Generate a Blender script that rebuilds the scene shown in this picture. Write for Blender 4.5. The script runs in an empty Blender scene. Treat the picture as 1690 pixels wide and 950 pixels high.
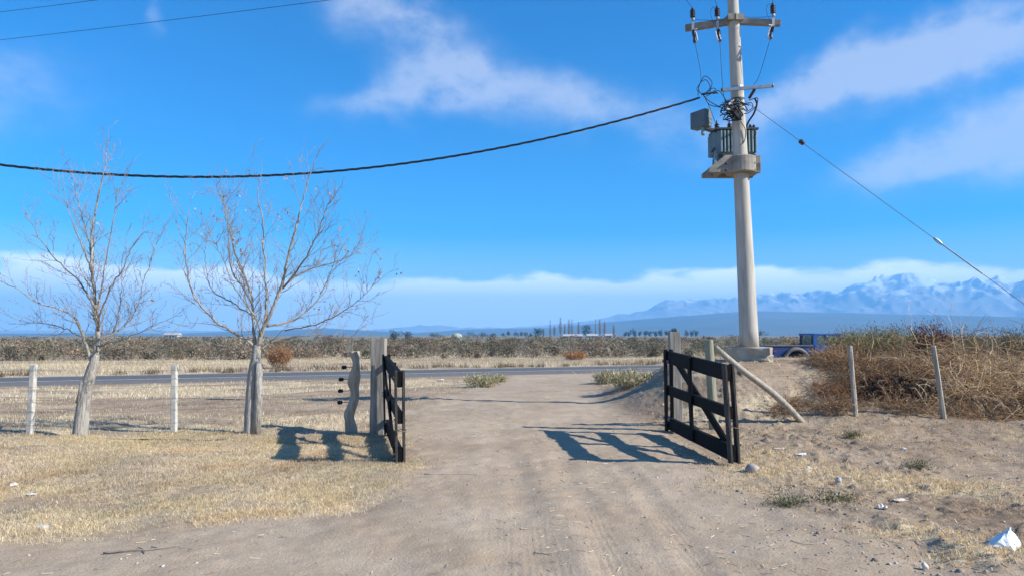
import bpy, bmesh, math, random
import numpy as np
from mathutils import Vector, Matrix

# ------------------------------------------------------------------ camera, sky, sun, exposure
SC = bpy.context.scene
COL = SC.collection
W0, H0, FPX, HOR = 1690.0, 950.0, 1174.0, 552.0
PITCH = math.atan((HOR - H0 / 2) / FPX)
CAMZ = 1.6
cam_d = bpy.data.cameras.new('camera')
cam = bpy.data.objects.new('camera', cam_d)
COL.objects.link(cam)
cam.location = (0, 0, CAMZ)
cam.rotation_euler = (math.pi / 2 + PITCH, 0, 0)
cam_d.sensor_width = 36
cam_d.lens = 36 * FPX / W0
cam_d.clip_start = 0.05
cam_d.clip_end = 40000
SC.camera = cam

SUN_EL, SUN_AZ = math.radians(33), math.radians(107)      # azimuth clockwise from +Y; shadows fall left and a little away
sun_dir = Vector((math.sin(SUN_AZ) * math.cos(SUN_EL), math.cos(SUN_AZ) * math.cos(SUN_EL), math.sin(SUN_EL)))
sl = bpy.data.lights.new('sun', 'SUN')
sl.energy = 5.0
sl.angle = math.radians(0.53)
sl.color = (1.0, 0.96, 0.88)
so = bpy.data.objects.new('sun', sl)
COL.objects.link(so)
so.rotation_euler = sun_dir.to_track_quat('Z', 'Y').to_euler()
so.location = (20, -5, 30)

SC.view_settings.view_transform = 'Standard'
SC.view_settings.look = 'None'
SC.view_settings.gamma = 1
SC.view_settings.exposure = 0.84
SC.view_settings.use_curve_mapping = False
SC.cycles.use_denoising = True
SC.cycles.volume_bounces = 1
SC.cycles.max_bounces = 6
SC.cycles.transparent_max_bounces = 8


def ray(px, py):
    u, w = (px - W0 / 2) / FPX, (H0 / 2 - py) / FPX
    c, s = math.cos(PITCH), math.sin(PITCH)
    return Vector((u, c - s * w, s + c * w))


def at(px, py, Y):
    d = ray(px, py)
    return Vector((0, 0, CAMZ)) + d * (Y / d.y)


def azel(px, py):
    d = ray(px, py).normalized()
    return math.atan2(d.x, d.y), math.asin(d.z)


world = bpy.data.worlds.new('World')
SC.world = world
world.use_nodes = True
wt = world.node_tree
wt.nodes.clear()


def wn(t, **k):
    n = wt.nodes.new(t)
    for a, b in k.items():
        setattr(n, a, b)
    return n


def wmath(op, a, b=None, c=None, clamp=False):
    n = wn('ShaderNodeMath', operation=op, use_clamp=clamp)
    for i, v in enumerate((a, b, c)):
        if v is None:
            continue
        if isinstance(v, (int, float)):
            n.inputs[i].default_value = v
        else:
            wt.links.new(v, n.inputs[i])
    return n.outputs[0]


def build_sky():
    L = wt.links.new
    sky = wn('ShaderNodeTexSky', sky_type='NISHITA')
    sky.sun_disc = False
    sky.sun_elevation = SUN_EL
    sky.sun_rotation = SUN_AZ
    sky.altitude = 900
    sky.air_density = 1.0
    sky.dust_density = 0.0
    sky.ozone_density = 3.0
    hs = wn('ShaderNodeHueSaturation')
    hs.inputs['Hue'].default_value = 0.505
    hs.inputs['Saturation'].default_value = 2.3
    hs.inputs['Value'].default_value = 1.0
    L(sky.outputs[0], hs.inputs['Color'])
    tc = wn('ShaderNodeTexCoord')
    sep = wn('ShaderNodeSeparateXYZ')
    L(tc.outputs['Generated'], sep.inputs[0])
    az = wmath('ARCTAN2', sep.outputs[0], sep.outputs[1])
    el = wmath('ARCSINE', sep.outputs[2])
    sat = wn('ShaderNodeMapRange')           # the blue deepens with height
    sat.inputs[1].default_value = 0.0; sat.inputs[2].default_value = 0.42; sat.inputs[3].default_value = 1.3; sat.inputs[4].default_value = 2.7
    L(el, sat.inputs[0]); L(sat.outputs[0], hs.inputs['Saturation'])
    comb = wn('ShaderNodeCombineXYZ')
    L(az, comb.inputs[0]); L(el, comb.inputs[1])
    # soft turbulence that frays the cloud edges
    nz = wn('ShaderNodeTexNoise')
    nz.inputs['Scale'].default_value = 7.0
    nz.inputs['Detail'].default_value = 4.0
    nz.inputs['Roughness'].default_value = 0.55
    L(tc.outputs['Generated'], nz.inputs['Vector'])
    vs = wn('ShaderNodeVectorMath', operation='SUBTRACT'); vs.inputs[1].default_value = (0.5, 0.5, 0.5)
    L(nz.outputs['Color'], vs.inputs[0])
    vm = wn('ShaderNodeVectorMath', operation='SCALE'); vm.inputs['Scale'].default_value = 0.11
    L(vs.outputs[0], vm.inputs[0])
    va = wn('ShaderNodeVectorMath', operation='ADD')
    L(comb.outputs[0], va.inputs[0]); L(vm.outputs[0], va.inputs[1])
    blobs = [(640, 25, 130, 52, -18, .75), (740, 128, 105, 50, 10, .8), (605, 180, 85, 30, 8, .6),
             (870, 155, 130, 55, -15, .5), (1020, 192, 120, 48, -10, .55), (1450, 120, 190, 42, 13, .95),
             (1600, 80, 130, 45, 5, .7), (1640, 235, 150, 45, 6, .85), (1500, 270, 80, 30, 0, .4),
             (255, 25, 16, 30, 0, .35), (1320, 160, 90, 32, 12, .5), (1190, 265, 90, 40, 0, .36),
             (-300, 150, 250, 60, 10, .8), (2050, 160, 260, 70, 8, .9)]
    tot = None
    for px, py, rx, ry, rot, w in blobs:
        a, e = azel(px, py)
        mp = wn('ShaderNodeMapping', vector_type='TEXTURE')
        mp.inputs['Location'].default_value = (a, e, 0)
        mp.inputs['Rotation'].default_value = (0, 0, math.radians(rot))
        mp.inputs['Scale'].default_value = (rx / FPX, ry / FPX, 1)
        L(va.outputs[0], mp.inputs['Vector'])
        # z of the warp is scaled by 1: flatten it
        fl = wn('ShaderNodeVectorMath', operation='MULTIPLY'); fl.inputs[1].default_value = (1, 1, 0)
        L(mp.outputs[0], fl.inputs[0])
        dt = wn('ShaderNodeVectorMath', operation='DOT_PRODUCT')
        L(fl.outputs[0], dt.inputs[0]); L(fl.outputs[0], dt.inputs[1])
        g = wmath('MULTIPLY', wmath('EXPONENT', wmath('MULTIPLY', dt.outputs['Value'], -1.0)), w)
        tot = g if tot is None else wmath('ADD', tot, g)
    # wisps over the unseen rest of the sky, thickened to whiten the ambient light
    gen = wn('ShaderNodeTexNoise')
    gen.inputs['Scale'].default_value = 2.6; gen.inputs['Detail'].default_value = 5.0
    L(tc.outputs['Generated'], gen.inputs['Vector'])
    rest = wn('ShaderNodeMapRange'); rest.inputs[1].default_value = 0.45; rest.inputs[2].default_value = 0.7
    L(gen.outputs[0], rest.inputs[0])
    far = wmath('MAXIMUM', wmath('MULTIPLY_ADD', wmath('ABSOLUTE', az), 4.0, -3.0, clamp=True),
                wmath('MULTIPLY_ADD', el, 6.0, -2.9, clamp=True))
    tot = wmath('ADD', tot, wmath('MULTIPLY', wmath('MULTIPLY', rest.outputs[0], far), 0.8))
    fine = wn('ShaderNodeTexNoise')
    fine.inputs['Scale'].default_value = 11.0; fine.inputs['Detail'].default_value = 5.0; fine.inputs['Roughness'].default_value = 0.62
    mpf = wn('ShaderNodeMapping'); mpf.inputs['Scale'].default_value = (1, 1, 1.6)
    L(tc.outputs['Generated'], mpf.inputs[0]); L(mpf.outputs[0], fine.inputs['Vector'])
    tot = wmath('MULTIPLY', tot, wmath('MULTIPLY_ADD', fine.outputs[0], 2.5, -0.35))
    wisp = wn('ShaderNodeMapRange', interpolation_type='SMOOTHSTEP')
    wisp.inputs[1].default_value = 0.04; wisp.inputs[2].default_value = 0.95; wisp.inputs[4].default_value = 0.56
    L(tot, wisp.inputs[0])
    # the cloud bank that lies along the mountains
    bn = wn('ShaderNodeTexNoise'); bn.inputs['Scale'].default_value = 9.0; bn.inputs['Detail'].default_value = 6.0
    bn.inputs['Roughness'].default_value = 0.52
    mb = wn('ShaderNodeMapping'); mb.inputs['Scale'].default_value = (1, 1, 3.0)
    L(tc.outputs['Generated'], mb.inputs[0]); L(mb.outputs[0], bn.inputs['Vector'])
    bl = wn('ShaderNodeTexNoise'); bl.inputs['Scale'].default_value = 2.2; bl.inputs['Detail'].default_value = 1.0
    L(tc.outputs['Generated'], bl.inputs['Vector'])
    top = wmath('ADD', wmath('MULTIPLY_ADD', bn.outputs[0], 0.062, -0.031), wmath('MULTIPLY_ADD', bl.outputs[0], 0.05, 0.064))
    dlt = wmath('SUBTRACT', top, el)
    bank = wn('ShaderNodeMapRange', interpolation_type='SMOOTHSTEP')
    bank.inputs[1].default_value = -0.002; bank.inputs[2].default_value = 0.013; bank.inputs[4].default_value = 0.95
    L(dlt, bank.inputs[0])
    low = wn('ShaderNodeMapRange'); low.inputs[1].default_value = 0.0; low.inputs[2].default_value = 0.06
    low.inputs[3].default_value = 0.62; low.inputs[4].default_value = 1.0
    L(el, low.inputs[0])
    bankf = wmath('MULTIPLY', bank.outputs[0], low.outputs[0])
    m1 = wn('ShaderNodeMix', data_type='RGBA')
    L(wisp.outputs[0], m1.inputs[0]); L(hs.outputs[0], m1.inputs[6]); m1.inputs[7].default_value = (4.3, 4.5, 5.1, 1)
    m2 = wn('ShaderNodeMix', data_type='RGBA')
    L(bankf, m2.inputs[0]); L(m1.outputs[2], m2.inputs[6]); m2.inputs[7].default_value = (11.5, 11.4, 11.2, 1)
    bg = wn('ShaderNodeBackground')
    bg.inputs['Strength'].default_value = 0.106
    L(m2.outputs[2], bg.inputs[0])
    out = wn('ShaderNodeOutputWorld')
    L(bg.outputs[0], out.inputs[0])


build_sky()
world.cycles.sampling_method = 'MANUAL'
world.cycles.sample_map_resolution = 256

# ------------------------------------------------------------------ helpers
random.seed(7)
RNG = np.random.default_rng(11)


def tag(o, label=None, cat=None, group=None, kind=None):
    if label: o['label'] = label
    if cat: o['category'] = cat
    if group: o['group'] = group
    if kind: o['kind'] = kind
    return o


WL = {}


def empty(name, loc):
    o = bpy.data.objects.new(name, None)
    o.empty_display_size = 0.2
    COL.objects.link(o)
    o.location = loc
    WL[o.name] = Vector(loc)
    return o


def link_mesh(name, me, mat, parent=None, loc=None):
    o = bpy.data.objects.new(name, me)
    COL.objects.link(o)
    if mat is not None:
        me.materials.append(mat)
    if parent is not None:
        o.parent = parent
        WL[o.name] = WL[parent.name]
    else:
        o.location = loc if loc is not None else (0, 0, 0)
        WL[o.name] = Vector(o.location)
    return o


class MB:
    def __init__(self):
        self.v, self.f = [], []

    def add(self, vs, fs):
        n = len(self.v)
        self.v.extend(tuple(v) for v in vs)
        self.f.extend(tuple(i + n for i in f) for f in fs)
        return self

    def box(self, c, s, m=None):
        c = Vector(c)
        vs = []
        for z in (-.5, .5):
            for x, y in ((-.5, -.5), (.5, -.5), (.5, .5), (-.5, .5)):
                p = Vector((x * s[0], y * s[1], z * s[2]))
                if m is not None: p = m @ p
                vs.append(c + p)
        return self.add(vs, [(3, 2, 1, 0), (4, 5, 6, 7), (0, 1, 5, 4), (1, 2, 6, 5), (2, 3, 7, 6), (3, 0, 4, 7)])

    def beam(self, p0, p1, w, t, up=(0, 0, 1), jit=0.0, segs=1):
        """bar from p0 to p1; w across in the plane of `up`, t in the direction normal to it"""
        p0, p1 = Vector(p0), Vector(p1)
        d = (p1 - p0).normalized()
        n = d.cross(Vector(up)).normalized()
        a = n.cross(d).normalized()
        vs, fs = [], []
        for k in range(segs + 1):
            c = p0.lerp(p1, k / segs)
            j = lambda: random.uniform(-jit, jit)
            for sa, sn in ((-1, -1), (1, -1), (1, 1), (-1, 1)):
                vs.append(c + a * (sa * w / 2 + j()) + n * (sn * t / 2 + j()))
        for k in range(segs):
            b = 4 * k
            for i in range(4):
                fs.append((b + i, b + (i + 1) % 4, b + 4 + (i + 1) % 4, b + 4 + i))
        fs.append((3, 2, 1, 0)); b = 4 * segs
        fs.append((b, b + 1, b + 2, b + 3))
        return self.add(vs, fs)

    def tube(self, pts, rad, n=6, caps=True, wob=0.0):
        pts = [Vector(p) for p in pts]
        if isinstance(rad, (int, float)): rad = [rad] * len(pts)
        vs, fs = [], []
        ref = Vector((0.123, 0.31, 0.94)).normalized()
        for i, p in enumerate(pts):
            d = (pts[min(i + 1, len(pts) - 1)] - pts[max(i - 1, 0)])
            d = d.normalized() if d.length > 1e-9 else Vector((0, 0, 1))
            r_ = ref if abs(d.dot(ref)) < 0.97 else Vector((1, 0, 0))
            a = d.cross(r_).normalized(); b = d.cross(a)
            for k in range(n):
                t = 2 * math.pi * k / n
                rr = rad[i] * (1 + random.uniform(-wob, wob))
                vs.append(p + a * (math.cos(t) * rr) + b * (math.sin(t) * rr))
        for i in range(len(pts) - 1):
            for k in range(n):
                fs.append((i * n + k, i * n + (k + 1) % n, (i + 1) * n + (k + 1) % n, (i + 1) * n + k))
        if caps:
            fs.append(tuple(range(n - 1, -1, -1)))
            b = (len(pts) - 1) * n
            fs.append(tuple(range(b, b + n)))
        return self.add(vs, fs)

    def lathe(self, prof, base, axis=(0, 0, 1), n=16):
        axis = Vector(axis).normalized()
        pts = [Vector(base) + axis * z for r, z in prof]
        a = axis.orthogonal().normalized(); b = axis.cross(a)
        vs, fs = [], []
        for (r, z), p in zip(prof, pts):
            for k in range(n):
                t = 2 * math.pi * k / n
                vs.append(p + a * (math.cos(t) * r) + b * (math.sin(t) * r))
        for i in range(len(prof) - 1):
            for k in range(n):
                fs.append((i * n + k, i * n + (k + 1) % n, (i + 1) * n + (k + 1) % n, (i + 1) * n + k))
        fs.append(tuple(range(n - 1, -1, -1)))
        b_ = (len(prof) - 1) * n
        fs.append(tuple(range(b_, b_ + n)))
        return self.add(vs, fs)

    def build(self, name, mat, parent=None, smooth=False, bevel=0.0, local=False):
        vs = np.array(self.v, dtype=float)
        loc = None
        if not local:
            if parent is not None:
                off = np.array(WL[parent.name])
            else:
                lo, hi = vs.min(0), vs.max(0)
                loc = Vector(((lo[0] + hi[0]) / 2, (lo[1] + hi[1]) / 2, lo[2])); off = np.array(loc)
            vs = vs - off
        me = bpy.data.meshes.new(name)
        me.from_pydata([tuple(v) for v in vs], [], self.f)
        if smooth:
            me.polygons.foreach_set('use_smooth', [True] * len(me.polygons))
        me.update()
        o = link_mesh(name, me, mat, parent, loc)
        if bevel:
            b = o.modifiers.new('bevel', 'BEVEL'); b.width = bevel; b.segments = 2; b.limit_method = 'ANGLE'
        return o


def tri_mesh(name, V, T, mat, col=None, parent=None, attrs=None, smooth=False, loc=None, quads=False):
    k = 4 if quads else 3
    me = bpy.data.meshes.new(name)
    V = np.ascontiguousarray(V, dtype=np.float32); T = np.ascontiguousarray(T, dtype=np.int32)
    me.vertices.add(len(V)); me.vertices.foreach_set('co', V.ravel())
    me.loops.add(T.size); me.loops.foreach_set('vertex_index', T.ravel())
    me.polygons.add(len(T)); me.polygons.foreach_set('loop_start', np.arange(0, T.size, k, dtype=np.int32))
    if smooth: me.polygons.foreach_set('use_smooth', np.ones(len(T), dtype=bool))
    if col is not None:
        a = me.attributes.new('col', 'FLOAT_COLOR', 'POINT')
        c4 = np.ones((len(V), 4), dtype=np.float32); c4[:, :3] = col
        a.data.foreach_set('color', c4.ravel())
    for an, av in (attrs or {}).items():
        a = me.attributes.new(an, 'FLOAT', 'POINT'); a.data.foreach_set('value', np.ascontiguousarray(av, dtype=np.float32))
    me.update(calc_edges=True); me.validate()
    return link_mesh(name, me, mat, parent, loc)


def _hash(ix, iy, seed):
    h = (ix.astype(np.int64) * 374761393 + iy.astype(np.int64) * 668265263 + seed * 1442695041) & 0xffffffff
    h = ((h ^ (h >> 13)) * 1274126177) & 0xffffffff
    return ((h ^ (h >> 16)) & 0xffffff) / float(0xffffff)


def vnoise(x, y, s=0):
    x, y = np.asarray(x, float), np.asarray(y, float)
    ix, iy = np.floor(x), np.floor(y)
    fx, fy = x - ix, y - iy
    fx = fx * fx * (3 - 2 * fx); fy = fy * fy * (3 - 2 * fy)
    a, b = _hash(ix, iy, s), _hash(ix + 1, iy, s)
    c, d = _hash(ix, iy + 1, s), _hash(ix + 1, iy + 1, s)
    return (a * (1 - fx) + b * fx) * (1 - fy) + (c * (1 - fx) + d * fx) * fy


def fbm(x, y, o=4, s=0):
    t, a, n = 0, 0.5, 0
    for i in range(o):
        t = t + a * vnoise(x * 2 ** i + 13.7 * i, y * 2 ** i - 7.1 * i, s + i); n += a; a *= .5
    return t / n


def ss(a, b, x):
    t = np.clip((np.asarray(x, float) - a) / (b - a), 0, 1)
    return t * t * (3 - 2 * t)


# ------------------------------------------------------------------ materials
def mat_new(name):
    m = bpy.data.materials.new(name); m.use_nodes = True
    nt = m.node_tree
    return m, nt, nt.nodes['Principled BSDF']


def mat(name, c1, c2=None, scale=8, stretch=(1, 1, 1), rough=.85, bump=.3, metal=0, detail=6, c3=None, dist=.02, spec=.3):
    m, nt, p = mat_new(name)
    p.inputs['Roughness'].default_value = rough
    p.inputs['Metallic'].default_value = metal
    p.inputs['Specular IOR Level'].default_value = spec
    c2 = c2 or tuple(x * .6 for x in c1)
    tc = nt.nodes.new('ShaderNodeTexCoord'); mp = nt.nodes.new('ShaderNodeMapping')
    mp.inputs['Scale'].default_value = stretch
    nt.links.new(tc.outputs['Object'], mp.inputs[0])
    n = nt.nodes.new('ShaderNodeTexNoise'); n.inputs['Scale'].default_value = scale; n.inputs['Detail'].default_value = detail
    n.inputs['Roughness'].default_value = .62
    nt.links.new(mp.outputs[0], n.inputs['Vector'])
    r = nt.nodes.new('ShaderNodeValToRGB')
    r.color_ramp.elements[0].position = .32; r.color_ramp.elements[0].color = (*c2, 1)
    r.color_ramp.elements[1].position = .68; r.color_ramp.elements[1].color = (*c1, 1)
    if c3:
        e = r.color_ramp.elements.new(.8); e.color = (*c3, 1)
    nt.links.new(n.outputs[0], r.inputs[0]); nt.links.new(r.outputs[0], p.inputs['Base Color'])
    if bump:
        b = nt.nodes.new('ShaderNodeBump'); b.inputs['Strength'].default_value = bump; b.inputs['Distance'].default_value = dist
        nt.links.new(n.outputs[0], b.inputs['Height']); nt.links.new(b.outputs[0], p.inputs['Normal'])
    return m


def mat_col(name, rough=.9, trans=.0, gain=1.0):
    """colour from each blade's own tint"""
    m, nt, p = mat_new(name)
    p.inputs['Roughness'].default_value = rough; p.inputs['Specular IOR Level'].default_value = .15
    a = nt.nodes.new('ShaderNodeAttribute'); a.attribute_name = 'col'
    nt.links.new(a.outputs['Color'], p.inputs['Base Color'])
    if trans:
        t = nt.nodes.new('ShaderNodeBsdfTranslucent'); nt.links.new(a.outputs['Color'], t.inputs[0])
        mx = nt.nodes.new('ShaderNodeMixShader'); mx.inputs[0].default_value = trans
        nt.links.new(p.outputs[0], mx.inputs[1]); nt.links.new(t.outputs[0], mx.inputs[2])
        nt.links.new(mx.outputs[0], nt.nodes['Material Output'].inputs[0])
    return m


def ground_material():
    m, nt, p = mat_new('dry_earth')
    N, L = nt.nodes.new, nt.links.new
    p.inputs['Roughness'].default_value = .95; p.inputs['Specular IOR Level'].default_value = .1
    tc = N('ShaderNodeTexCoord')

    def noise(s, d=6, r=.6):
        n = N('ShaderNodeTexNoise'); n.inputs['Scale'].default_value = s; n.inputs['Detail'].default_value = d; n.inputs['Roughness'].default_value = r
        L(tc.outputs['Object'], n.inputs['Vector']); return n.outputs[0]

    def ramp(src, stops):
        r = N('ShaderNodeValToRGB')
        r.color_ramp.elements[0].position, r.color_ramp.elements[0].color = stops[0][0], (*stops[0][1], 1)
        r.color_ramp.elements[1].position, r.color_ramp.elements[1].color = stops[-1][0], (*stops[-1][1], 1)
        for pos, c in stops[1:-1]:
            e = r.color_ramp.elements.new(pos); e.color = (*c, 1)
        L(src, r.inputs[0]); return r.outputs[0]

    def attr(n):
        a = N('ShaderNodeAttribute'); a.attribute_name = n; return a.outputs['Fac']

    def mix(f, a, b, mode='MIX'):
        x = N('ShaderNodeMix'); x.data_type = 'RGBA'; x.blend_type = mode
        if isinstance(f, float): x.inputs[0].default_value = f
        else: L(f, x.inputs[0])
        L(a, x.inputs[6]); L(b, x.inputs[7]); return x.outputs[2]

    soil = ramp(noise(.55, 8), [(.3, (.27, .20, .14)), (.5, (.365, .285, .205)), (.7, (.44, .35, .26))])
    fine = ramp(noise(9, 8, .7), [(.3, (.72, .70, .68)), (.6, (1.1, 1.08, 1.06))])
    soil = mix(1.0, soil, fine, 'MULTIPLY')
    grit = ramp(noise(70, 3, .7), [(.34, (.62, .6, .57)), (.5, (1, 1, 1)), (.72, (1.25, 1.22, 1.18))])
    soil = mix(1.0, soil, grit, 'MULTIPLY')
    spk = ramp(noise(240, 2, .6), [(.3, (.55, .53, .5)), (.42, (1, 1, 1)), (.66, (1, 1, 1)), (.74, (1.3, 1.28, 1.25))])
    soil = mix(.7, soil, spk, 'MULTIPLY')
    mid_ = ramp(noise(26, 5, .7), [(.3, (.74, .72, .70)), (.5, (1, 1, 1)), (.7, (1.12, 1.11, 1.1))])
    soil = mix(.9, soil, mid_, 'MULTIPLY')
    dust = ramp(noise(1.3, 5), [(.3, (.50, .40, .295)), (.7, (.43, .34, .245))])
    soil = mix(attr('drive'), soil, mix(.68, soil, dust))
    damp = ramp(noise(.9, 6, .65), [(.42, (1, 1, 1)), (.56, (.74, .67, .60)), (.64, (.80, .73, .66))])
    soil = mix(.38, soil, damp, 'MULTIPLY')
    straw = ramp(noise(14, 7, .7), [(.25, (.32, .24, .155)), (.5, (.56, .45, .295)), (.75, (.66, .55, .385))])
    gm = N('ShaderNodeMath'); gm.operation = 'MULTIPLY_ADD'; gm.use_clamp = True
    L(noise(5, 6, .7), gm.inputs[0]); gm.inputs[1].default_value = 1.6; gm.inputs[2].default_value = -.85
    ga = N('ShaderNodeMath'); ga.operation = 'MULTIPLY_ADD'; ga.use_clamp = True
    L(attr('grass'), ga.inputs[0]); ga.inputs[1].default_value = 1.5; L(gm.outputs[0], ga.inputs[2])
    gg = N('ShaderNodeMath'); gg.operation = 'MULTIPLY'; gg.use_clamp = True
    L(ga.outputs[0], gg.inputs[0]); L(attr('grass'), gg.inputs[1])
    c = mix(gg.outputs[0], soil, straw)
    far = ramp(noise(.012, 6), [(.35, (.13, .12, .07)), (.55, (.22, .18, .11)), (.7, (.30, .24, .15))])
    c = mix(attr('far'), c, far)
    L(c, p.inputs['Base Color'])
    b1 = N('ShaderNodeBump'); b1.inputs['Strength'].default_value = .8; b1.inputs['Distance'].default_value = .02
    L(noise(38, 6, .7), b1.inputs['Height'])
    w = N('ShaderNodeTexWave'); w.wave_type = 'BANDS'; w.bands_direction = 'X'; w.inputs['Scale'].default_value = 5.5
    w.inputs['Distortion'].default_value = 5.0; w.inputs['Detail'].default_value = 2; w.inputs['Detail Scale'].default_value = .7
    mp = N('ShaderNodeMapping'); mp.inputs['Rotation'].default_value = (0, 0, math.radians(-2)); mp.inputs['Scale'].default_value = (1, .1, 1)
    L(tc.outputs['Object'], mp.inputs[0]); L(mp.outputs[0], w.inputs[0])
    tm = N('ShaderNodeMath'); tm.operation = 'MULTIPLY'; L(w.outputs['Fac'], tm.inputs[0]); L(attr('track'), tm.inputs[1])
    b2 = N('ShaderNodeBump'); b2.inputs['Strength'].default_value = .15; b2.inputs['Distance'].default_value = .012
    L(tm.outputs[0], b2.inputs['Height']); L(b1.outputs[0], b2.inputs['Normal']); L(b2.outputs[0], p.inputs['Normal'])
    return m


M = dict(
    ground=ground_material(),
    asphalt=mat('worn_asphalt', (.125, .122, .118), (.085, .084, .083), 3, rough=.9, bump=.2),
    shoulder=mat('road_shoulder', (.17, .155, .14), (.12, .11, .1), 2.5, rough=.95, bump=.3),
    line=mat('road_paint', (.7, .7, .68), (.4, .4, .38), 4, rough=.7, bump=0),
    gate=mat('black_creosoted_wood', (.009, .0075, .007), (.005, .0045, .0045), 22, (1, 1, .25), rough=.75, bump=.35, c3=(.03, .026, .022), spec=.12),
    gate_end=mat('worn_gate_timber', (.085, .075, .066), (.018, .015, .013), 16, (2, 2, .3), rough=.8, bump=.4),
    grey_wood=mat('weathered_grey_timber', (.36, .33, .285), (.17, .15, .125), 9, (2.2, 2.2, .22), bump=.5),
    green_wood=mat('treated_round_post', (.33, .33, .235), (.19, .185, .13), 8, (2, 2, .2), bump=.4),
    pale_wood=mat('pale_fence_stake', (.44, .40, .33), (.26, .22, .17), 10, (2.5, 2.5, .22), bump=.4),
    white_post=mat('whitewashed_concrete', (.54, .515, .46), (.40, .375, .325), 12, bump=.3),
    twist=mat('twisted_bark', (.48, .41, .32), (.27, .22, .16), 9, (2, 2, .4), bump=.6),
    concrete=mat('pole_concrete', (.52, .485, .42), (.35, .32, .27), 5, (1.6, 1.6, .22), bump=.35, rough=.9),
    concrete_dark=mat('stained_concrete', (.33, .30, .25), (.19, .17, .14), 5, bump=.35, rough=.9),
    trans=mat('transformer_paint', (.23, .34, .38), (.16, .25, .29), 5, rough=.5, bump=.05, spec=.5),
    trans_dark=mat('dark_steel', (.07, .085, .095), (.04, .05, .055), 6, rough=.5, bump=.1),
    steel=mat('galvanised_steel', (.42, .44, .44), (.28, .29, .3), 9, rough=.45, metal=.6, bump=.1),
    porcelain=mat('brown_porcelain', (.05, .035, .032), (.03, .022, .02), 6, rough=.3, bump=0, spec=.5),
    grey_ins=mat('pale_fuse_tube', (.55, .58, .6), (.4, .42, .45), 6, rough=.4, bump=0),
    wire=mat('black_cable', (.014, .015, .018), (.01, .01, .012), 6, rough=.6, bump=0),
    fwire=mat('rusty_fence_wire', (.2, .18, .16), (.1, .085, .075), 20, rough=.6, metal=.4, bump=0),
    bark=mat('grey_bark', (.44, .41, .36), (.2, .18, .155), 16, (2.2, 2.2, .4), bump=1.0, dist=.03),
    twig=mat('twig_bark', (.33, .285, .23), (.16, .135, .11), 5, bump=.2),
    rock=mat('river_stone', (.4, .34, .3), (.26, .22, .2), 8, bump=.4),
    plastic=mat('white_plastic', (.8, .84, .84), (.7, .74, .75), 6, rough=.35, bump=.1, spec=.5),
    paper=mat('dirty_white_paper', (.66, .62, .55), (.45, .41, .36), 9, rough=.8, bump=.1),
    blue=mat('faded_blue_paint', (.02, .10, .36), (.016, .07, .24), 3, rough=.4, bump=.05, spec=.5),
    rust=mat('rust_grey_primer', (.2, .19, .19), (.12, .105, .1), 5, rough=.7, bump=.15),
    rubber=mat('old_tyre_rubber', (.035, .034, .033), (.02, .02, .02), 12, rough=.85, bump=.2),
    red=mat('red_lens', (.5, .03, .03), (.35, .02, .02), 5, rough=.25, bump=0),
    roof=mat('far_roof', (.45, .43, .4), (.33, .31, .29), 2, bump=0),
    wall=mat('far_white_wall', (.42, .40, .36), (.33, .31, .28), 2, bump=0),
    brickred=mat('far_red_wall', (.34, .13, .08), (.22, .09, .06), 2, bump=0),
    foot=mat('foothill_scrub', (.12, .115, .085), (.06, .06, .05), .002, bump=0),
    blade=mat_col('straw_blades', trans=.42),
    leafy=mat_col('shrub_leaves', trans=.2),
    stem=mat_col('dry_stems'),
)


def glass_material():
    m, nt, p = mat_new('window_glass')
    p.inputs['Base Color'].default_value = (.6, .7, .68, 1); p.inputs['Roughness'].default_value = .05
    p.inputs['Transmission Weight'].default_value = .9; p.inputs['IOR'].default_value = 1.05
    return m


M['glass'] = glass_material()

# ------------------------------------------------------------------ terrain
SL = 0.41                                    # the road runs away to the right


def terrain_base(x, y):
    x, y = np.asarray(x, float), np.asarray(y, float)
    s = y - SL * x
    z = -0.8 * ss(15, 41, s) - 0.25 * ss(56, 85, s)
    bank = ss(1.9, 5.0, x + .35 * (fbm(x * .7, y * .7, 3, 5) - .5) * 2) * ss(12.2, 15.6, y) * (1 - ss(18.2, 24, y))
    z = z + bank * (1.02 - .12 * ss(8, 14, x)) * (1 - .55 * ss(30, 60, x))
    z = z + .43 * np.exp(-((x - 12.5) / 7) ** 2 - ((y - 30) / 5) ** 2)
    z = z + .10 * ss(4.6, 6.2, x) * ss(11.55, 11.9, y + .4 * (fbm(x * .8, y * 0 + 3, 3, 9) - .5)) * (1 - ss(13, 15, y))
    return z


_gc = {}


def G(px, py):
    if (px, py) not in _gc: _gc[(px, py)] = _G(px, py)
    return _gc[(px, py)].copy()


def _G(px, py):
    d = ray(px, py); o = Vector((0, 0, CAMZ))
    t = 2.5
    while t < 400:
        p = o + d * t
        if p.z <= float(terrain_base(p.x, p.y)):
            lo, hi = t - max(.03, t * .004), t
            for _ in range(18):
                mid = (lo + hi) / 2; q = o + d * mid
                if q.z <= float(terrain_base(q.x, q.y)): hi = mid
                else: lo = mid
            q = o + d * hi
            return q
        t += max(.03, t * .004)
    return o + d * t


DRIVE_PX = [(-500, 935), (0, 893), (300, 862), (560, 838), (668, 805), (682, 775), (668, 740), (655, 705), (690, 668), (760, 646), (832, 630), (838, 617),
            (988, 616), (985, 634), (1000, 660), (1055, 685), (1110, 712), (1225, 775), (1300, 835), (1440, 872), (1600, 935)]
drive_poly = [(G(a, b).x, G(a, b).y) for a, b in DRIVE_PX]
drive_poly = drive_poly + [(6.0, 2.0), (6.0, -6.0), (-8.0, -6.0), (-8.0, 3.5)]
DP = np.array(drive_poly)


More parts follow.
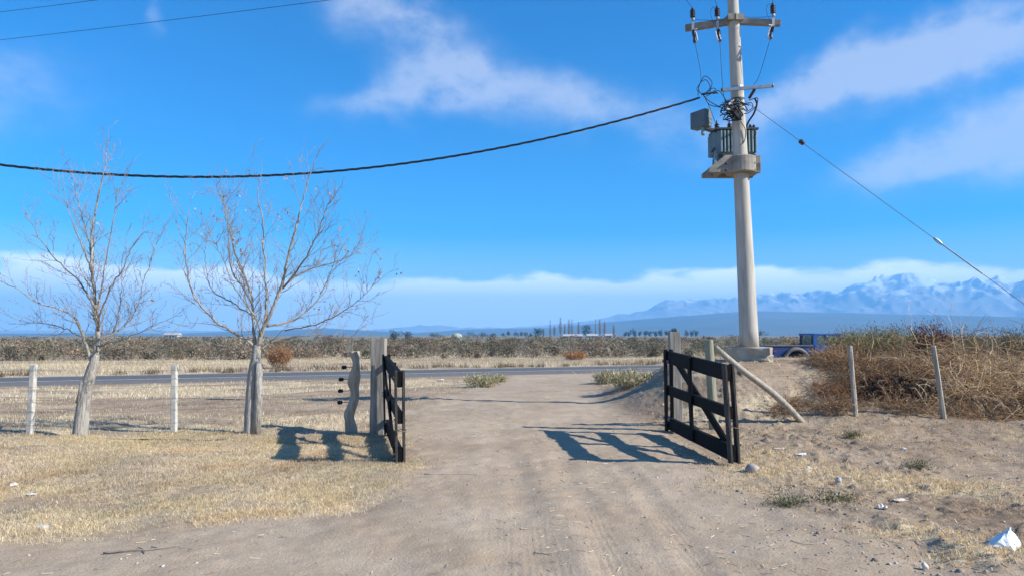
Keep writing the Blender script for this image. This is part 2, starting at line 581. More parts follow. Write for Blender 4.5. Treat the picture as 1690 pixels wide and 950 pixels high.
def poly_sd(P, x, y):
    """signed distance to a closed outline, positive inside"""
    x, y = np.asarray(x, float), np.asarray(y, float)
    best = np.full(x.shape, 1e9); inside = np.zeros(x.shape, bool)
    for i in range(len(P)):
        ax, ay = P[i]; bx, by = P[(i + 1) % len(P)]
        dx, dy = bx - ax, by - ay
        t = np.clip(((x - ax) * dx + (y - ay) * dy) / (dx * dx + dy * dy + 1e-12), 0, 1)
        best = np.minimum(best, (x - ax - t * dx) ** 2 + (y - ay - t * dy) ** 2)
        if ay != by:
            c = ((ay > y) != (by > y)) & (x < (bx - ax) * (y - ay) / (by - ay) + ax)
            inside ^= c
    d = np.sqrt(best)
    return np.where(inside, d, -d)


def blobsum(x, y, L_):
    t = 0
    for px, py, rx, ry, w in L_:
        g = G(px, py)
        t = t + w * np.exp(-((x - g.x) / rx) ** 2 - ((y - g.y) / ry) ** 2)
    return t


STRAW_R = [(1310, 775, .7, .55, .75), (1240, 800, .45, .4, .5), (1430, 795, .9, .35, .8), (1560, 808, .7, .3, .7), (1280, 745, .4, .4, .5),
           (1500, 880, .5, .16, .6), (1600, 925, .4, .2, .6), (1680, 905, .3, .2, .7), (1400, 830, .5, .2, .4)]
BERM = [G(1390, 838), G(1470, 862), G(1560, 893), G(1660, 945)]


def seg_dist(x, y, pts):
    best = np.full(np.shape(x), 1e9)
    for a, b in zip(pts[:-1], pts[1:]):
        dx, dy = b.x - a.x, b.y - a.y
        t = np.clip(((x - a.x) * dx + (y - a.y) * dy) / (dx * dx + dy * dy), 0, 1)
        best = np.minimum(best, np.hypot(x - a.x - t * dx, y - a.y - t * dy))
    return best


TRACKS = [([G(860, 948), G(842, 860), G(835, 780), G(815, 700)], .2), ([G(1015, 948), G(985, 860), G(940, 790), G(925, 740)], .12),
          ([G(925, 948), G(880, 850), G(850, 760)], .13), ([G(1160, 948), G(1105, 860), G(1030, 770)], .1)]


def grass_density(x, y):
    x, y = np.asarray(x, float), np.asarray(y, float)
    s = y - SL * x
    sd = poly_sd(DP, x, y)
    n = fbm(x * .9, y * .9, 4, 21)
    n2 = fbm(x * .35, y * .5, 3, 33)
    off = 1 - ss(-.3, .3, sd + .9 * (n - .5))
    left = 1 - ss(-1.3, -.7, x)
    lawn = left * (1 - ss(11.0, 11.7, y)) * (.3 + .8 * ss(.28, .52, fbm(x * 1.3, y * 1.6, 4, 27)))
    mid = left * ss(11.0, 11.7, y) * (1 - ss(13.6, 15.5, y + 2 * (n2 - .5))) * (.25 + .6 * ss(.4, .6, n))
    bare = ss(14, 15.5, y) * (1 - ss(24, 27, s)) * (.3 * ss(.55, .7, n) + .1) * (1 - ss(1.0, 3, x))
    strip = ss(24, 28, s) * (1 - ss(40.6, 42.4, s)) * ss(.36, .6, n2 + .3 * (n - .5)) * .8
    beyond = ss(51.6, 53, s) * (.2 + .7 * ss(.35, .62, fbm(x * .12, y * .3, 4, 41)))
    right = ss(2.4, 3.2, x) * (1 - ss(13, 17, y)) * (.04 + .4 * ss(.52, .66, n)) + ss(2.5, 3.5, x) * ss(12.5, 14, y) * (1 - ss(24, 27, s)) * (.12 + .5 * ss(.5, .68, n))
    d = lawn + mid + bare + strip + beyond + right
    near = (y < 13) & (x > 1.5)
    d = d * off
    d = d + np.where(near, 1.6 * blobsum(x, y, STRAW_R) * (.35 + 1.1 * ss(.38, .62, n)), 0)
    return np.clip(d, 0, 1)


def terrain(x, y):
    x, y = np.asarray(x, float), np.asarray(y, float)
    z = terrain_base(x, y)
    s = y - SL * x
    sd = poly_sd(DP, x, y)
    road = 1 - ss(4.2, 6.0, np.abs(s - 47.1))
    near = 1 - ss(40, 120, np.hypot(x, y))
    rough = (1 - .4 * ss(-.2, .6, sd)) * (1 - road)
    n = (fbm(x * .6, y * .6, 3, 1) - .5) * .14 + (fbm(x * 2.3, y * 2.3, 3, 2) - .5) * .06 + (fbm(x * 7, y * 7, 3, 3) - .5) * .032
    z = z + n * rough * near
    clod = np.clip(fbm(x * 11, y * 11, 2, 8) - .56, 0, 1) * .15
    z = z + clod * (.12 + .88 * ss(1.8, 4, x)) * (1 - ss(-.3, .5, sd)) * near
    z = z + .05 * np.exp(-(seg_dist(x, y, BERM) / .17) ** 2) * (.4 + fbm(x * 2, y * 2, 2, 14))
    for pts, w in TRACKS:
        d = seg_dist(x, y, pts)
        z = z - .009 * np.exp(-(d / w) ** 2) + .005 * np.exp(-((d - 1.7 * w) / (.6 * w)) ** 2)
    return z


def Hs(x, y):
    return float(terrain(np.array([x]), np.array([y]))[0])


def GP(px, py, dz=0.0):
    g = G(px, py)
    return Vector((g.x, g.y, Hs(g.x, g.y) + dz))


def grow(start, step, ratio, end):
    out, v, st = [], start, step
    while v < end:
        v += st; st *= ratio; out.append(v)
    return out


def build_ground():
    xs = list(np.arange(-5, 5.001, .032))
    r = list(np.arange(5.08, 12, .085)); rg = grow(12, .11, 1.11, 9200)
    xs = [-v for v in rg[::-1]] + [-v for v in r[::-1]] + xs + r + rg
    ys = list(np.arange(3.0, 8, .027)) + list(np.arange(8, 14, .05)) + list(np.arange(14, 25, .12))
    ys = [-v for v in grow(0, .8, 1.4, 2400)[::-1]] + list(np.arange(0, 3.0, .3)) + ys + grow(25, .15, 1.045, 9200)
    xs, ys = np.array(xs), np.array(ys)
    X, Y = np.meshgrid(xs, ys)
    x, y = X.ravel(), Y.ravel()
    z = terrain(x, y)
    nx, ny = len(xs), len(ys)
    sd = poly_sd(DP, x, y)
    at_ = dict(grass=grass_density(x, y), drive=ss(-.4, .5, sd + .8 * (fbm(x * 1.3, y * 1.3, 3, 77) - .5)), far=ss(70, 130, np.hypot(x, y)))
    tr = 0
    for pts, w in TRACKS:
        tr = np.maximum(tr, np.exp(-(seg_dist(x, y, pts) / w) ** 2))
    at_['track'] = tr * ss(.42, .6, fbm(x * .8, y * .35, 3, 55)) * (1 - ss(5.6, 7.5, y))
    V = np.stack([x, y, z], 1)
    i = np.arange((nx - 1) * (ny - 1)); r_ = i // (nx - 1); c = i % (nx - 1); a = r_ * nx + c
    Q = np.stack([a, a + 1, a + 1 + nx, a + nx], 1)
    inside = sd[Q].mean(1) > 0
    for nm, sel in (('ground', ~inside), ('driveway', inside)):
        q = Q[sel]; u, inv = np.unique(q, return_inverse=True)
        o = tri_mesh(nm, V[u], inv.reshape(q.shape), M['ground'], attrs={k: v[u] for k, v in at_.items()}, quads=True, smooth=True)
        tag(o, kind='structure')
        if nm == 'ground': tag(o, 'pale dry earth and straw plain spreading to the horizon')
        else: tag(o, 'pale dusty dirt driveway running through the open gates')


build_ground()


def build_road():
    d = Vector((1, SL, 0)).normalized(); n = Vector((-d.y, d.x, 0))
    cs = math.cos(math.atan(SL))

    def strip(name, s0, s1, z, mt, parent=None, t0=-300, t1=700, seg=80):
        b = MB(); vs = []
        for k in range(seg + 1):
            t = t0 + (t1 - t0) * k / seg
            for s in (s0, s1):
                p = Vector((0, s, 0)) + d * t
                vs.append((p.x, p.y, z))
        fs = [(2 * k, 2 * k + 2, 2 * k + 3, 2 * k + 1) for k in range(seg)]
        # a rolled edge down to the earth
        lo = len(vs)
        for k in range(seg + 1):
            t = t0 + (t1 - t0) * k / seg
            for s in (s0 - .35, s1 + .35):
                p = Vector((0, s, 0)) + d * t
                vs.append((p.x, p.y, z - .12))
        if parent is None:
            for k in range(seg):
                fs.append((lo + 2 * k, lo + 2 * k + 2, 2 * k + 2, 2 * k)); fs.append((2 * k + 1, 2 * k + 3, lo + 2 * k + 3, lo + 2 * k + 1))
        else:
            vs = vs[:lo]
        b.add(vs, fs)
        return b.build(name, mt, parent)
    r = strip('road', 45.9, 51.2, -.755, M['asphalt']); tag(r, 'grey asphalt road crossing behind the gates', kind='structure')
    strip('edge_line', 46.05, 46.3, -.749, M['line'], r)
    strip('edge_line', 50.8, 51.0, -.749, M['line'], r)
    sh = strip('road_shoulder', 42.9, 45.5, -.77, M['shoulder']); tag(sh, 'paler grey shoulder on the near side of the road', kind='structure')


build_road()


# ------------------------------------------------------------------ mountains
def build_mountains():
    pxs = np.array([-2500, -900, -300, 0, 300, 560, 640, 690, 720, 760, 830, 900, 960, 1010, 1060, 1100, 1140, 1165, 1200, 1240, 1275, 1310, 1345, 1390, 1430, 1470, 1500, 1530, 1560, 1590, 1620, 1650, 1675, 1700, 1800, 2000, 2500, 4500])
    pys = np.array([534, 538, 542, 544, 544, 544, 540, 534, 534, 538, 538, 534, 527, 518, 506, 492, 488, 485, 489, 484, 482, 474, 480, 473, 462, 456, 452, 458, 463, 466, 458, 460, 469, 462, 455, 465, 470, 500])
    naz, nr = 1500, 90
    az = np.linspace(-1.1, 1.1, naz); rr = np.linspace(5600, 8200, nr)
    A, R = np.meshgrid(az, rr)
    px = 845 + FPX * np.tan(A)
    py = np.interp(px, pxs, pys)
    crest = 7000.0
    top = (HOR - py) / FPX * crest * np.cos(A) ** 0 + CAMZ
    X, Y = np.sin(A) * R, np.cos(A) * R
    up = np.clip((R - 5600) / (crest - 5600), 0, 1)
    prof = np.where(R < crest, up ** 1.25, 1 - .55 * (R - crest) / (8200 - crest))
    f = 1 / 420.0
    wx, wy = X + 160 * (fbm(X / 300, Y / 300, 3, 81) - .5), Y + 160 * (fbm(X / 300, Y / 300, 3, 83) - .5)
    rid = 1 - np.abs(2 * vnoise(wx * f, wy * f, 61) - 1)
    rid2 = 1 - np.abs(2 * vnoise(wx * f * 2.6, wy * f * 2.6, 71) - 1)
    rid3 = 1 - np.abs(2 * vnoise(wx * f * 6.5, wy * f * 6.5, 72) - 1)
    Z = top * prof * (.635 + .13 * rid + .15 * rid2 + .055 * rid3) - 2
    Z = np.where(up <= 0, -2, Z)
    m, nt, p = mat_new('rock_and_snow')
    N, L = nt.nodes.new, nt.links.new
    g = N('ShaderNodeNewGeometry'); sx = N('ShaderNodeSeparateXYZ'); L(g.outputs['Position'], sx.inputs[0])
    sn = N('ShaderNodeSeparateXYZ'); L(g.outputs['Normal'], sn.inputs[0])
    nz = N('ShaderNodeTexNoise'); nz.inputs['Scale'].default_value = .011; nz.inputs['Detail'].default_value = 7; nz.inputs['Roughness'].default_value = .65
    L(g.outputs['Position'], nz.inputs['Vector'])
    a = N('ShaderNodeMath'); a.operation = 'MULTIPLY_ADD'; L(nz.outputs[0], a.inputs[0]); a.inputs[1].default_value = 640; L(sx.outputs[2], a.inputs[2])
    b = N('ShaderNodeMath'); b.operation = 'MULTIPLY_ADD'; L(sn.outputs[2], b.inputs[0]); b.inputs[1].default_value = 160; L(a.outputs[0], b.inputs[2])
    mr = N('ShaderNodeMapRange'); mr.inputs[1].default_value = 800; mr.inputs[2].default_value = 870; L(b.outputs[0], mr.inputs[0])
    mx = N('ShaderNodeMix'); mx.data_type = 'RGBA'; L(mr.outputs[0], mx.inputs[0]); mx.inputs[6].default_value = (.31, .295, .285, 1); mx.inputs[7].default_value = (.78, .8, .83, 1)
    L(mx.outputs[2], p.inputs['Base Color']); p.inputs['Roughness'].default_value = .9
    i = np.arange((naz - 1) * (nr - 1)); r_ = i // (naz - 1); c = i % (naz - 1); q = r_ * naz + c
    Q = np.stack([q, q + 1, q + 1 + naz, q + naz], 1)
    o = tri_mesh('mountains', np.stack([X.ravel(), Y.ravel(), Z.ravel()], 1), Q, m, quads=True, smooth=False)
    tag(o, 'hazy blue snow-streaked mountain range on the skyline', kind='structure')
    # the long foothill slope in front
    pxs = np.array([-2500, -600, 0, 300, 480, 540, 600, 690, 760, 830, 900, 980, 1060, 1150, 1235, 1350, 1500, 1690, 2200, 4500])
    pys = np.array([546, 548, 549.5, 549, 543, 541, 544, 548, 543, 541, 540, 533, 526, 520, 515, 517, 522, 527, 532, 540])
    naz, nr = 420, 26
    az = np.linspace(-1.1, 1.1, naz); rr = np.linspace(2700, 5200, nr)
    A, R = np.meshgrid(az, rr)
    py = np.interp(845 + FPX * np.tan(A), pxs, pys)
    X, Y = np.sin(A) * R, np.cos(A) * R
    up = np.clip((R - 2700) / (4300 - 2700), 0, 1)
    Z = ((HOR - py) / FPX * 4300 + CAMZ) * np.where(R < 4300, up ** 1.1, 1 - .3 * (R - 4300) / 900) * (.95 + .09 * fbm(X / 260, Y / 260, 4, 91)) - 2
    i = np.arange((naz - 1) * (nr - 1)); r_ = i // (naz - 1); c = i % (naz - 1); q = r_ * naz + c
    Q = np.stack([q, q + 1, q + 1 + naz, q + naz], 1)
    o = tri_mesh('foothills', np.stack([X.ravel(), Y.ravel(), Z.ravel()], 1), Q, M['foot'], quads=True, smooth=True)
    tag(o, 'long dark blue foothill slope below the mountains', kind='structure')


build_mountains()


# ------------------------------------------------------------------ haze
def build_haze():
    m = bpy.data.materials.new('valley_haze'); m.use_nodes = True
    nt = m.node_tree; nt.nodes.remove(nt.nodes['Principled BSDF'])
    v = nt.nodes.new('ShaderNodeVolumePrincipled')
    v.inputs['Color'].default_value = (.20, .54, .97, 1)
    v.inputs['Density'].default_value = 2.35e-4
    nt.links.new(v.outputs[0], nt.nodes['Material Output'].inputs['Volume'])
    top = max(v.co.z for v in bpy.data.objects['mountains'].data.vertices) + 6
    b = MB().box((0, 3500, (top - 4) / 2), (20000, 13600, top + 4))
    o = b.build('haze', m)
    tag(o, 'thin pale blue haze filling the valley air', kind='stuff')


build_haze()
# ------------------------------------------------------------------ gates
def build_gate(name, hb, ht, fb, ft, label, flip):
    """hinge bottom/top and free-end bottom/top corners of the leaf"""
    hb, ht, fb, ft = map(Vector, (hb, ht, fb, ft))
    root = empty(name, (hb + fb) / 2)
    root.location.z = WL[root.name].z = min(hb.z, fb.z)
    tag(root, label, 'gate', 'the two open farm gates')
    e = (fb - hb).normalized(); up = (ht - hb).normalized()
    nrm = e.cross(up).normalized()

    def P(u, v, off=0.0):
        return hb.lerp(fb, u).lerp(ht.lerp(ft, u), v) + nrm * off
    L_ = (fb - hb).length
    sw = .115 / L_
    # each stile is a pair of boards that clasps the rails
    for u, m_ in ((sw / 2, M['gate']), (1 - sw / 2, M['gate'])):
        for sgn in (-1, 1):
            MB().beam(P(u, -.012, sgn * .047), P(u, 1.012, sgn * .047), .115, .03, up=e, jit=.002, segs=5).build('stile', M['gate_end'] if u > .5 else m_, root, bevel=.004)
    for v, w in ((.915, .195), (.50, .145), (.085, .195)):
        MB().beam(P(.004, v), P(.996, v), w, .06, up=up, jit=.002, segs=6).build('rail', M['gate'], root, bevel=.004)
    o_ = -.05 * flip
    MB().beam(P(.06, .93, o_), P(.93, .06, o_), .12, .032, up=up, jit=.002, segs=6).build('diagonal_brace', M['gate'], root, bevel=.004)
    MB().beam(P(.47, .03, -o_), P(.47, .99, -o_), .115, .03, up=e, jit=.002, segs=4).build('middle_board', M['gate'], root, bevel=.004)
    for u in (.018, .982):
        MB().beam(P(u, .02), P(u, .13), .07, .064, up=e).build('spacer_block', M['gate_end'] if u > .5 else M['gate'], root, bevel=.004)
    MB().beam(P(.982, .44), P(.982, .56), .07, .064, up=e).build('spacer_block', M['gate_end'], root, bevel=.004)
    c = P(.985, .36)
    b = MB(); pts = []
    for k in range(13):
        t = 2 * math.pi * k / 12
        pts.append(c + nrm * (.078 * math.cos(t)) + e * (.07 * math.sin(t)) + up * (.01 * math.sin(2 * t)))
    b.tube(pts, .005, 5); b.build('wire_loop', M['fwire'], root)
    for u in (.02, .98):
        for v in (.89, .94, .48, .52, .06, .11):
            MB().lathe([(.014, 0), (.014, .012), (.008, .016)], P(u, v, -flip * .062), nrm * -flip, 6).build('bolt', M['steel'], root)
    for v in (.86, .14):
        c = P(.0, v)
        MB().beam(c - e * .10, c + e * .22, .05, .104, up=up).build('hinge_strap', M['trans_dark'], root, bevel=.003)
    return root


g = build_gate('farm_gate', at(1103, 708, 11.5), at(1101, 577, 11.5), at(1215, 763, 8.8), at(1204, 602, 8.8),
               'black braced timber gate swung open beside the round post and leaning brace pole', 1)
g2 = build_gate('farm_gate', at(640, 713, 11.6), at(637, 585, 11.6), at(661, 766, 8.85), at(660, 613, 8.85),
                'black timber gate seen nearly edge-on beside the twisted post', -1)


# ------------------------------------------------------------------ posts
def square_post(name, px, ytop, pybase, Y, w, t, mt, label, cat='post', lean=0.0, group=None):
    p = at(px, 600, Y); x = p.x
    zb = Hs(x, Y); zt = at(px, ytop, Y).z
    b = MB(); b.beam((x, Y, zb - .25), (x + lean, Y, zt), w, t, up=(1, 0, 0), jit=.006, segs=7)
    o = b.build(name, mt, bevel=.008); tag(o, label, cat, group); return o


square_post('gate_post', 625, 558, 712, 11.78, .235, .19, M['grey_wood'], 'thick square grey timber post next to the twisted post')
square_post('gate_post', 1116, 547, 700, 11.95, .17, .16, M['grey_wood'], 'square grey timber post standing behind the hinge end of the braced gate', lean=-.03)

p = at(1176, 640, 12.3)
b = MB(); zt = at(1174, 560, 12.3).z; zb = Hs(p.x, 12.3)
b.tube([(p.x + .07 * (1 - k / 7) - .05, 12.3, zb - .25 + (zt - zb + .25) * k / 7) for k in range(8)], [.083, .082, .081, .08, .079, .078, .077, .07], 16, wob=.03)
o = b.build('strainer_post', M['green_wood'], smooth=False); tag(o, 'greenish round strainer post between the black gate and the leaning brace pole', 'post')
a = at(1181, 573, 12.3); c = at(1325, 699, 12.75); c.z = Hs(c.x, c.y) - .03
b = MB(); pts = []
for k in range(9):
    t = k / 8; q = a.lerp(c, t); q.z += .05 * math.sin(math.pi * t) - (.03 * math.sin(math.pi * 2 * t)); pts.append(q)
b.tube(pts, [.05, .052, .054, .055, .056, .058, .06, .06, .055], 12, wob=.04)
o = b.build('brace_pole', M['pale_wood'], smooth=True); tag(o, 'crooked pale pole leaning from the round strainer post down to the ground', 'pole')

# twisted post
b = MB(); pts, rad = [], []
for k in range(30):
    t = k / 29; y_ = 712 - t * 133
    px = 580 - 3.0 * math.cos(t * 4.6) + 5 * t
    q = at(px, y_, 12.0); q.x += .03 * math.cos(t * 15) * (1 - t * .6); q.y += .035 * math.sin(t * 15) * (1 - t * .6)
    pts.append(q); rad.append(.088 - .012 * t + .012 * math.sin(t * 13))
pts[0].z = Hs(pts[0].x, pts[0].y) - .2
n = 14; vs, fs = [], []
for i, q in enumerate(pts):
    for k in range(n):
        t = 2 * math.pi * k / n; tw = i * .62
        rr = rad[i] * (1 + .17 * math.cos(2 * t + tw) + .06 * math.sin(5 * t - tw))
        vs.append((q.x + rr * math.cos(t), q.y + rr * math.sin(t), q.z))
for i in range(len(pts) - 1):
    for k in range(n): fs.append((i * n + k, i * n + (k + 1) % n, (i + 1) * n + (k + 1) % n, (i + 1) * n + k))
fs.append(tuple(range((len(pts) - 1) * n, len(pts) * n)))
root = empty('twisted_post', (pts[0].x, pts[0].y, Hs(pts[0].x, pts[0].y)))
tag(root, 'spirally twisted wooden post with dark insulators beside the thick gate post', 'post')
b.add(vs, fs); b.build('trunk', M['twist'], root, smooth=True)
TW = [at(583, 605, 12.0), at(578, 625, 12.0), at(577, 644, 12.0), at(576, 663, 12.0)]
for q in TW:
    b = MB(); e_ = Vector((-1, .05, -.03)).normalized()
    b.tube([q, q + e_ * .14], .006, 5); b.lathe([(.012, 0), (.034, .015), (.026, .035), (.036, .05), (.03, .075), (.012, .09)], q + e_ * .11, e_, 10)
    b.build('insulator', M['wire'], root, smooth=True)


# ------------------------------------------------------------------ wire fences
def wire_between(b, p0, p1, sag=.02, r=.0016, n=10):
    p0, p1 = Vector(p0), Vector(p1); pts = []
    for k in range(n + 1):
        t = k / n; q = p0.lerp(p1, t); q.z -= sag * 4 * t * (1 - t); pts.append(q)
    b.tube(pts, r, 4, caps=False)


def fence(label, posts, heights, ends, mt, r, group=None):
    """posts: list of (x, y, ztop, lean)"""
    root = empty('wire_fence', (posts[0][0], posts[0][1], Hs(posts[0][0], posts[0][1]))); tag(root, label, 'fence', group)
    tops = []
    for x, y, zt, lean in posts:
        zb = Hs(x, y)
        b = MB()
        if mt is M['white_post']:
            b.beam((x, y, zb - .2), (x + lean, y, zt), .088, .088, up=(1, 0, 0), jit=.004, segs=6); b.build('post', mt, root, bevel=.012)
        else:
            pts = [(x + lean * t, y, zb - .2 + (zt - zb + .2) * t) for t in (0, .2, .4, .6, .8, 1)]
            b.tube(pts, [r * 1.05, r, r * .98, r, r * .95, r * .9], 8, wob=.12); b.build('post', mt, root)
        tops.append((x, y, zb, zt, lean))
    for h in heights:
        b = MB(); chain = []
        for x, y, zb, zt, lean in tops:
            chain.append(Vector((x + lean * h, y - .05, zb + (zt - zb) * h)))
        a0, a1 = ends(h)
        if a0 is not None: chain.insert(0, a0)
        if a1 is not None: chain.append(a1)
        for q0, q1 in zip(chain[:-1], chain[1:]): wire_between(b, q0, q1, .03)
        b.build('wire', M['fwire'], root)
    return root


lp = [(at(51, 660, 11.65).x - 2.36, 11.6, 1.1, 0), (at(51, 660, 11.65).x, 11.65, 1.12, .02), (at(289, 660, 11.8).x, 11.8, 1.115, -.025)]
fence('low wire fence on whitewashed posts running past the two bare trees', lp, (.14, .33, .5, .68, .92),
      lambda h: (Vector((-16, 11.3, .05 + 1.0 * h)), Vector((TW[0].x - .1, 12.0, .2 + 1.0 * h))), M['white_post'], .045)
rp = [(at(1412, 640, 12.75).x, 12.75, at(1405, 570, 12.75).z, -.075), (at(1558, 640, 12.55).x, 12.55, at(1543, 570, 12.55).z, -.16),
      (at(1558, 640, 12.55).x + 2.1, 12.4, 1.4, .03)]
fence('wire fence on thin pale stakes in front of the dry brown bushes', rp, (.12, .28, .45, .62, .8, .97),
      lambda h: (Vector((at(1176, 640, 12.3).x + .08, 12.25, .05 + 1.35 * h)), Vector((14, 12.1, .1 + 1.3 * h))), M['pale_wood'], .042)

# ------------------------------------------------------------------ utility pole
PY = 16.0
pb = at(1237, 573, PY); pt = at(1206, -70, PY)
pole = empty('utility_pole', (pb.x, pb.y, Hs(pb.x, pb.y) - .05))
tag(pole, 'tall round concrete utility pole carrying crossarm and transformer platform', 'pole')


def pp(t):
    return pb.lerp(pt, t)


def pt_at(py):                      # the point on the pole's axis seen at height py
    lo, hi = 0.0, 1.0
    for _ in range(30):
        m_ = (lo + hi) / 2
        q = pp(m_); d = q - Vector((0, 0, CAMZ))
        c_, s_ = math.cos(PITCH), math.sin(PITCH)
        yy = H0 / 2 - FPX * (d.z * c_ - d.y * s_) / (d.y * c_ + d.z * s_)
        if yy > py: lo = m_
        else: hi = m_
    return pp(lo)


def prad(py):
    return .118 + (.208 - .118) * (py + 20) / 593


prof = []
b = MB(); b.tube([pp(k / 24) for k in range(25)], [.208 - (.208 - .112) * k / 24 for k in range(25)], 28)
b.build('shaft', M['concrete'], pole, smooth=True)
# footing block, turned so that a corner faces the viewer
gz = Hs(pb.x, pb.y)
fm = Matrix.Rotation(math.radians(-24), 3, 'Z')
bm = bmesh.new(); bmesh.ops.create_cube(bm, size=1.0)
bmesh.ops.subdivide_edges(bm, edges=bm.edges[:], cuts=5, use_grid_fill=True)
for v in bm.verts:
    q = Vector((v.co.x * .92, v.co.y * .78, v.co.z * .42)); w_ = Vector((random.gauss(0, .012), random.gauss(0, .012), random.gauss(0, .008)))
    if v.co.z < 0: w_ *= 2.2
    v.co = fm @ (q + w_) + Vector((0, 0, pb.z - .205)) - Vector((0, 0, WL[pole.name].z))
me = bpy.data.meshes.new('footing'); bm.to_mesh(me); bm.free()
link_mesh('footing', me, mat('footing_concrete', (.44, .39, .31), (.3, .26, .2), 6, bump=.4), pole)

# crossarm with collar
q = pt_at(36); cl, cr = at(1131, 47, 16.2), at(1288, 39, 15.8)
ax = (cr - cl).normalized()
arm = MB().beam(cl, q - ax * .10, .14, .13, jit=.002, segs=3).beam(q + ax * .10, cr, .13, .13, jit=.002, segs=3)
arm_o = arm.build('crossarm', M['concrete_dark'], pole, bevel=.008)
b = MB(); c0 = pt_at(33)
b.lathe([(.17, -.075), (.195, -.07), (.195, .07), (.17, .075)], c0, (0, 0, 1), 8); b.box(c0 + Vector((0, -.12, 0)), (.36, .12, .14))
b.build('collar', M['concrete_dark'], arm_o)
INS = [(1142, 47), (1183, 45), (1274, 40)]
fuse_bot, ins_top = [], []
for i, (px, py) in enumerate(INS):
    f = (px - 1131) / (1288 - 1131); c0 = cl.lerp(cr, f) + Vector((0, -.09, 0))
    b = MB(); b.tube([c0 - Vector((0, 0, .1)), c0 + Vector((0, 0, .2))], .02, 8); b.box(c0 + Vector((0, .005, 0)), (.06, .05, .18))
    b.lathe([(.03, 0), (.045, .02), (.03, .07)], c0 + Vector((.01, 0, .12)), n=10)
    b.build('bracket', M['steel'], arm_o)
    b = MB(); base = c0 + Vector((0, 0, .2)); pr = [(.03, 0)]
    for k in range(5): pr += [(.042, .012 + k * .038), (.062, .02 + k * .038), (.06, .028 + k * .038), (.042, .036 + k * .038)]
    pr += [(.035, .21), (.022, .24)]
    b.lathe(pr, base, (0, 0, 1), 14); b.build('insulator', M['porcelain'], arm_o, smooth=False)
    ins_top.append(base + Vector((0, 0, .24)))
    # fuse cutout hanging below the arm
    fx = -.1 if i == 2 else .03
    top = c0 + Vector((fx * .3, -.02, -.1)); bot = c0 + Vector((fx, -.06, -.42))
    b = MB(); pr = [(.02, 0)]
    d_ = (bot - top); Lf = d_.length
    for k in range(4): pr += [(.028, .03 + k * .035), (.048, .04 + k * .035), (.028, .052 + k * .035)]
    pr += [(.026, Lf * .62), (.04, Lf * .7), (.045, Lf * .9), (.03, Lf)]
    b.lathe(pr, top, d_, 12); b.build('fuse_cutout', M['porcelain'], arm_o)
    b = MB(); s_ = Vector((-.07 if i else .05, -.03, 0)); b.tube([top + s_ * .3, top + s_ + Vector((0, 0, -.08)), bot + s_ + Vector((0, 0, .06)), bot], .016, 8)
    b.tube([top + Vector((0, 0, .02)), top + s_ * 1.4 + Vector((0, 0, .01))], .014, 6); b.build('fuse_tube', M['grey_ins'], arm_o)
    fuse_bot.append(bot)

# the steel bar below
c0 = pt_at(146); s0, s1 = at(1192, 149, 15.75), at(1275, 142, 15.6)
bar = MB().beam(s0, s1, .075, .05).build('steel_bar', M['steel'], pole, bevel=.004)
MB().lathe([(.03, -.03), (.035, 0), (.02, .05)], s1, (0, 0, 1), 8).build('bolt', M['trans_dark'], bar)
MB().lathe([(.03, -.03), (.035, 0), (.02, .05)], s0, (0, 0, 1), 8).build('bolt', M['trans_dark'], bar)
MB().lathe([(prad(146) + .012, -.03), (prad(146) + .014, 0), (prad(146) + .012, .03)], c0, (0, 0, 1), 20).build('band', M['steel'], pole)
for y_ in (165, 175):
    c_ = pt_at(y_); MB().lathe([(prad(y_) + .01, -.02), (prad(y_) + .012, .02)], c_, (0, 0, 1), 20).build('band', M['trans_dark'], pole)
b = MB(); q0, q1 = at(1246, 147, 15.7), at(1236, 163, 15.75)
b.lathe([(.02, 0), (.035, .02), (.035, (q1 - q0).length - .02), (.02, (q1 - q0).length)], q0, q1 - q0, 10); b.build('fuse_cutout', M['porcelain'], pole)


# loose leads and connectors around the pole
def curve_pts(ctrl, n=10):
    P_ = [Vector(c) for c in ctrl]; P_ = [P_[0] * 2 - P_[1]] + P_ + [P_[-1] * 2 - P_[-2]]
    out = []
    for i in range(1, len(P_) - 2):
        a, b_, c, d = P_[i - 1:i + 3]
        for k in range(n):
            t = k / n
            out.append(.5 * ((2 * b_) + (c - a) * t + (2 * a - 5 * b_ + 4 * c - d) * t * t + (3 * b_ - a - 3 * c + d) * t ** 3))
    out.append(P_[-2]); return out


rt = random.Random(5)
for k in range(26):
    px, py = 1207 + rt.gauss(0, 9), 180 + rt.gauss(0, 8)
    ctrl = [at(px, py, 15.72 + rt.uniform(-.1, .05))]
    for _ in range(3):
        px = min(1236, max(1190, px + rt.gauss(0, 9))); py = min(198, max(164, py + rt.gauss(0, 8)))
        ctrl.append(at(px, py, 15.68 + rt.uniform(-.14, .08)))
    MB().tube(curve_pts(ctrl, 6), rt.choice((.009, .012, .016)), 5).build('lead_wire', M['wire'], pole, smooth=True)
for k in range(12):
    c0 = at(1207 + rt.gauss(0, 9), 180 + rt.gauss(0, 7), 15.66 + rt.uniform(-.08, .03))
    ax_ = Vector((rt.gauss(0, 1), rt.gauss(0, .4), rt.gauss(0, 1)))
    MB().lathe([(.015, 0), (.027, .01), (.027, .08), (.015, .09)], c0, ax_, 8).build('connector', M['trans_dark'] if k % 3 else M['grey_ins'], pole)


def px_curve(lst, Y0, Y1, n=10):
    m_ = len(lst) - 1
    return curve_pts([at(a, b_, Y0 + (Y1 - Y0) * i / max(1, m_)) for i, (a, b_) in enumerate(lst)], n)


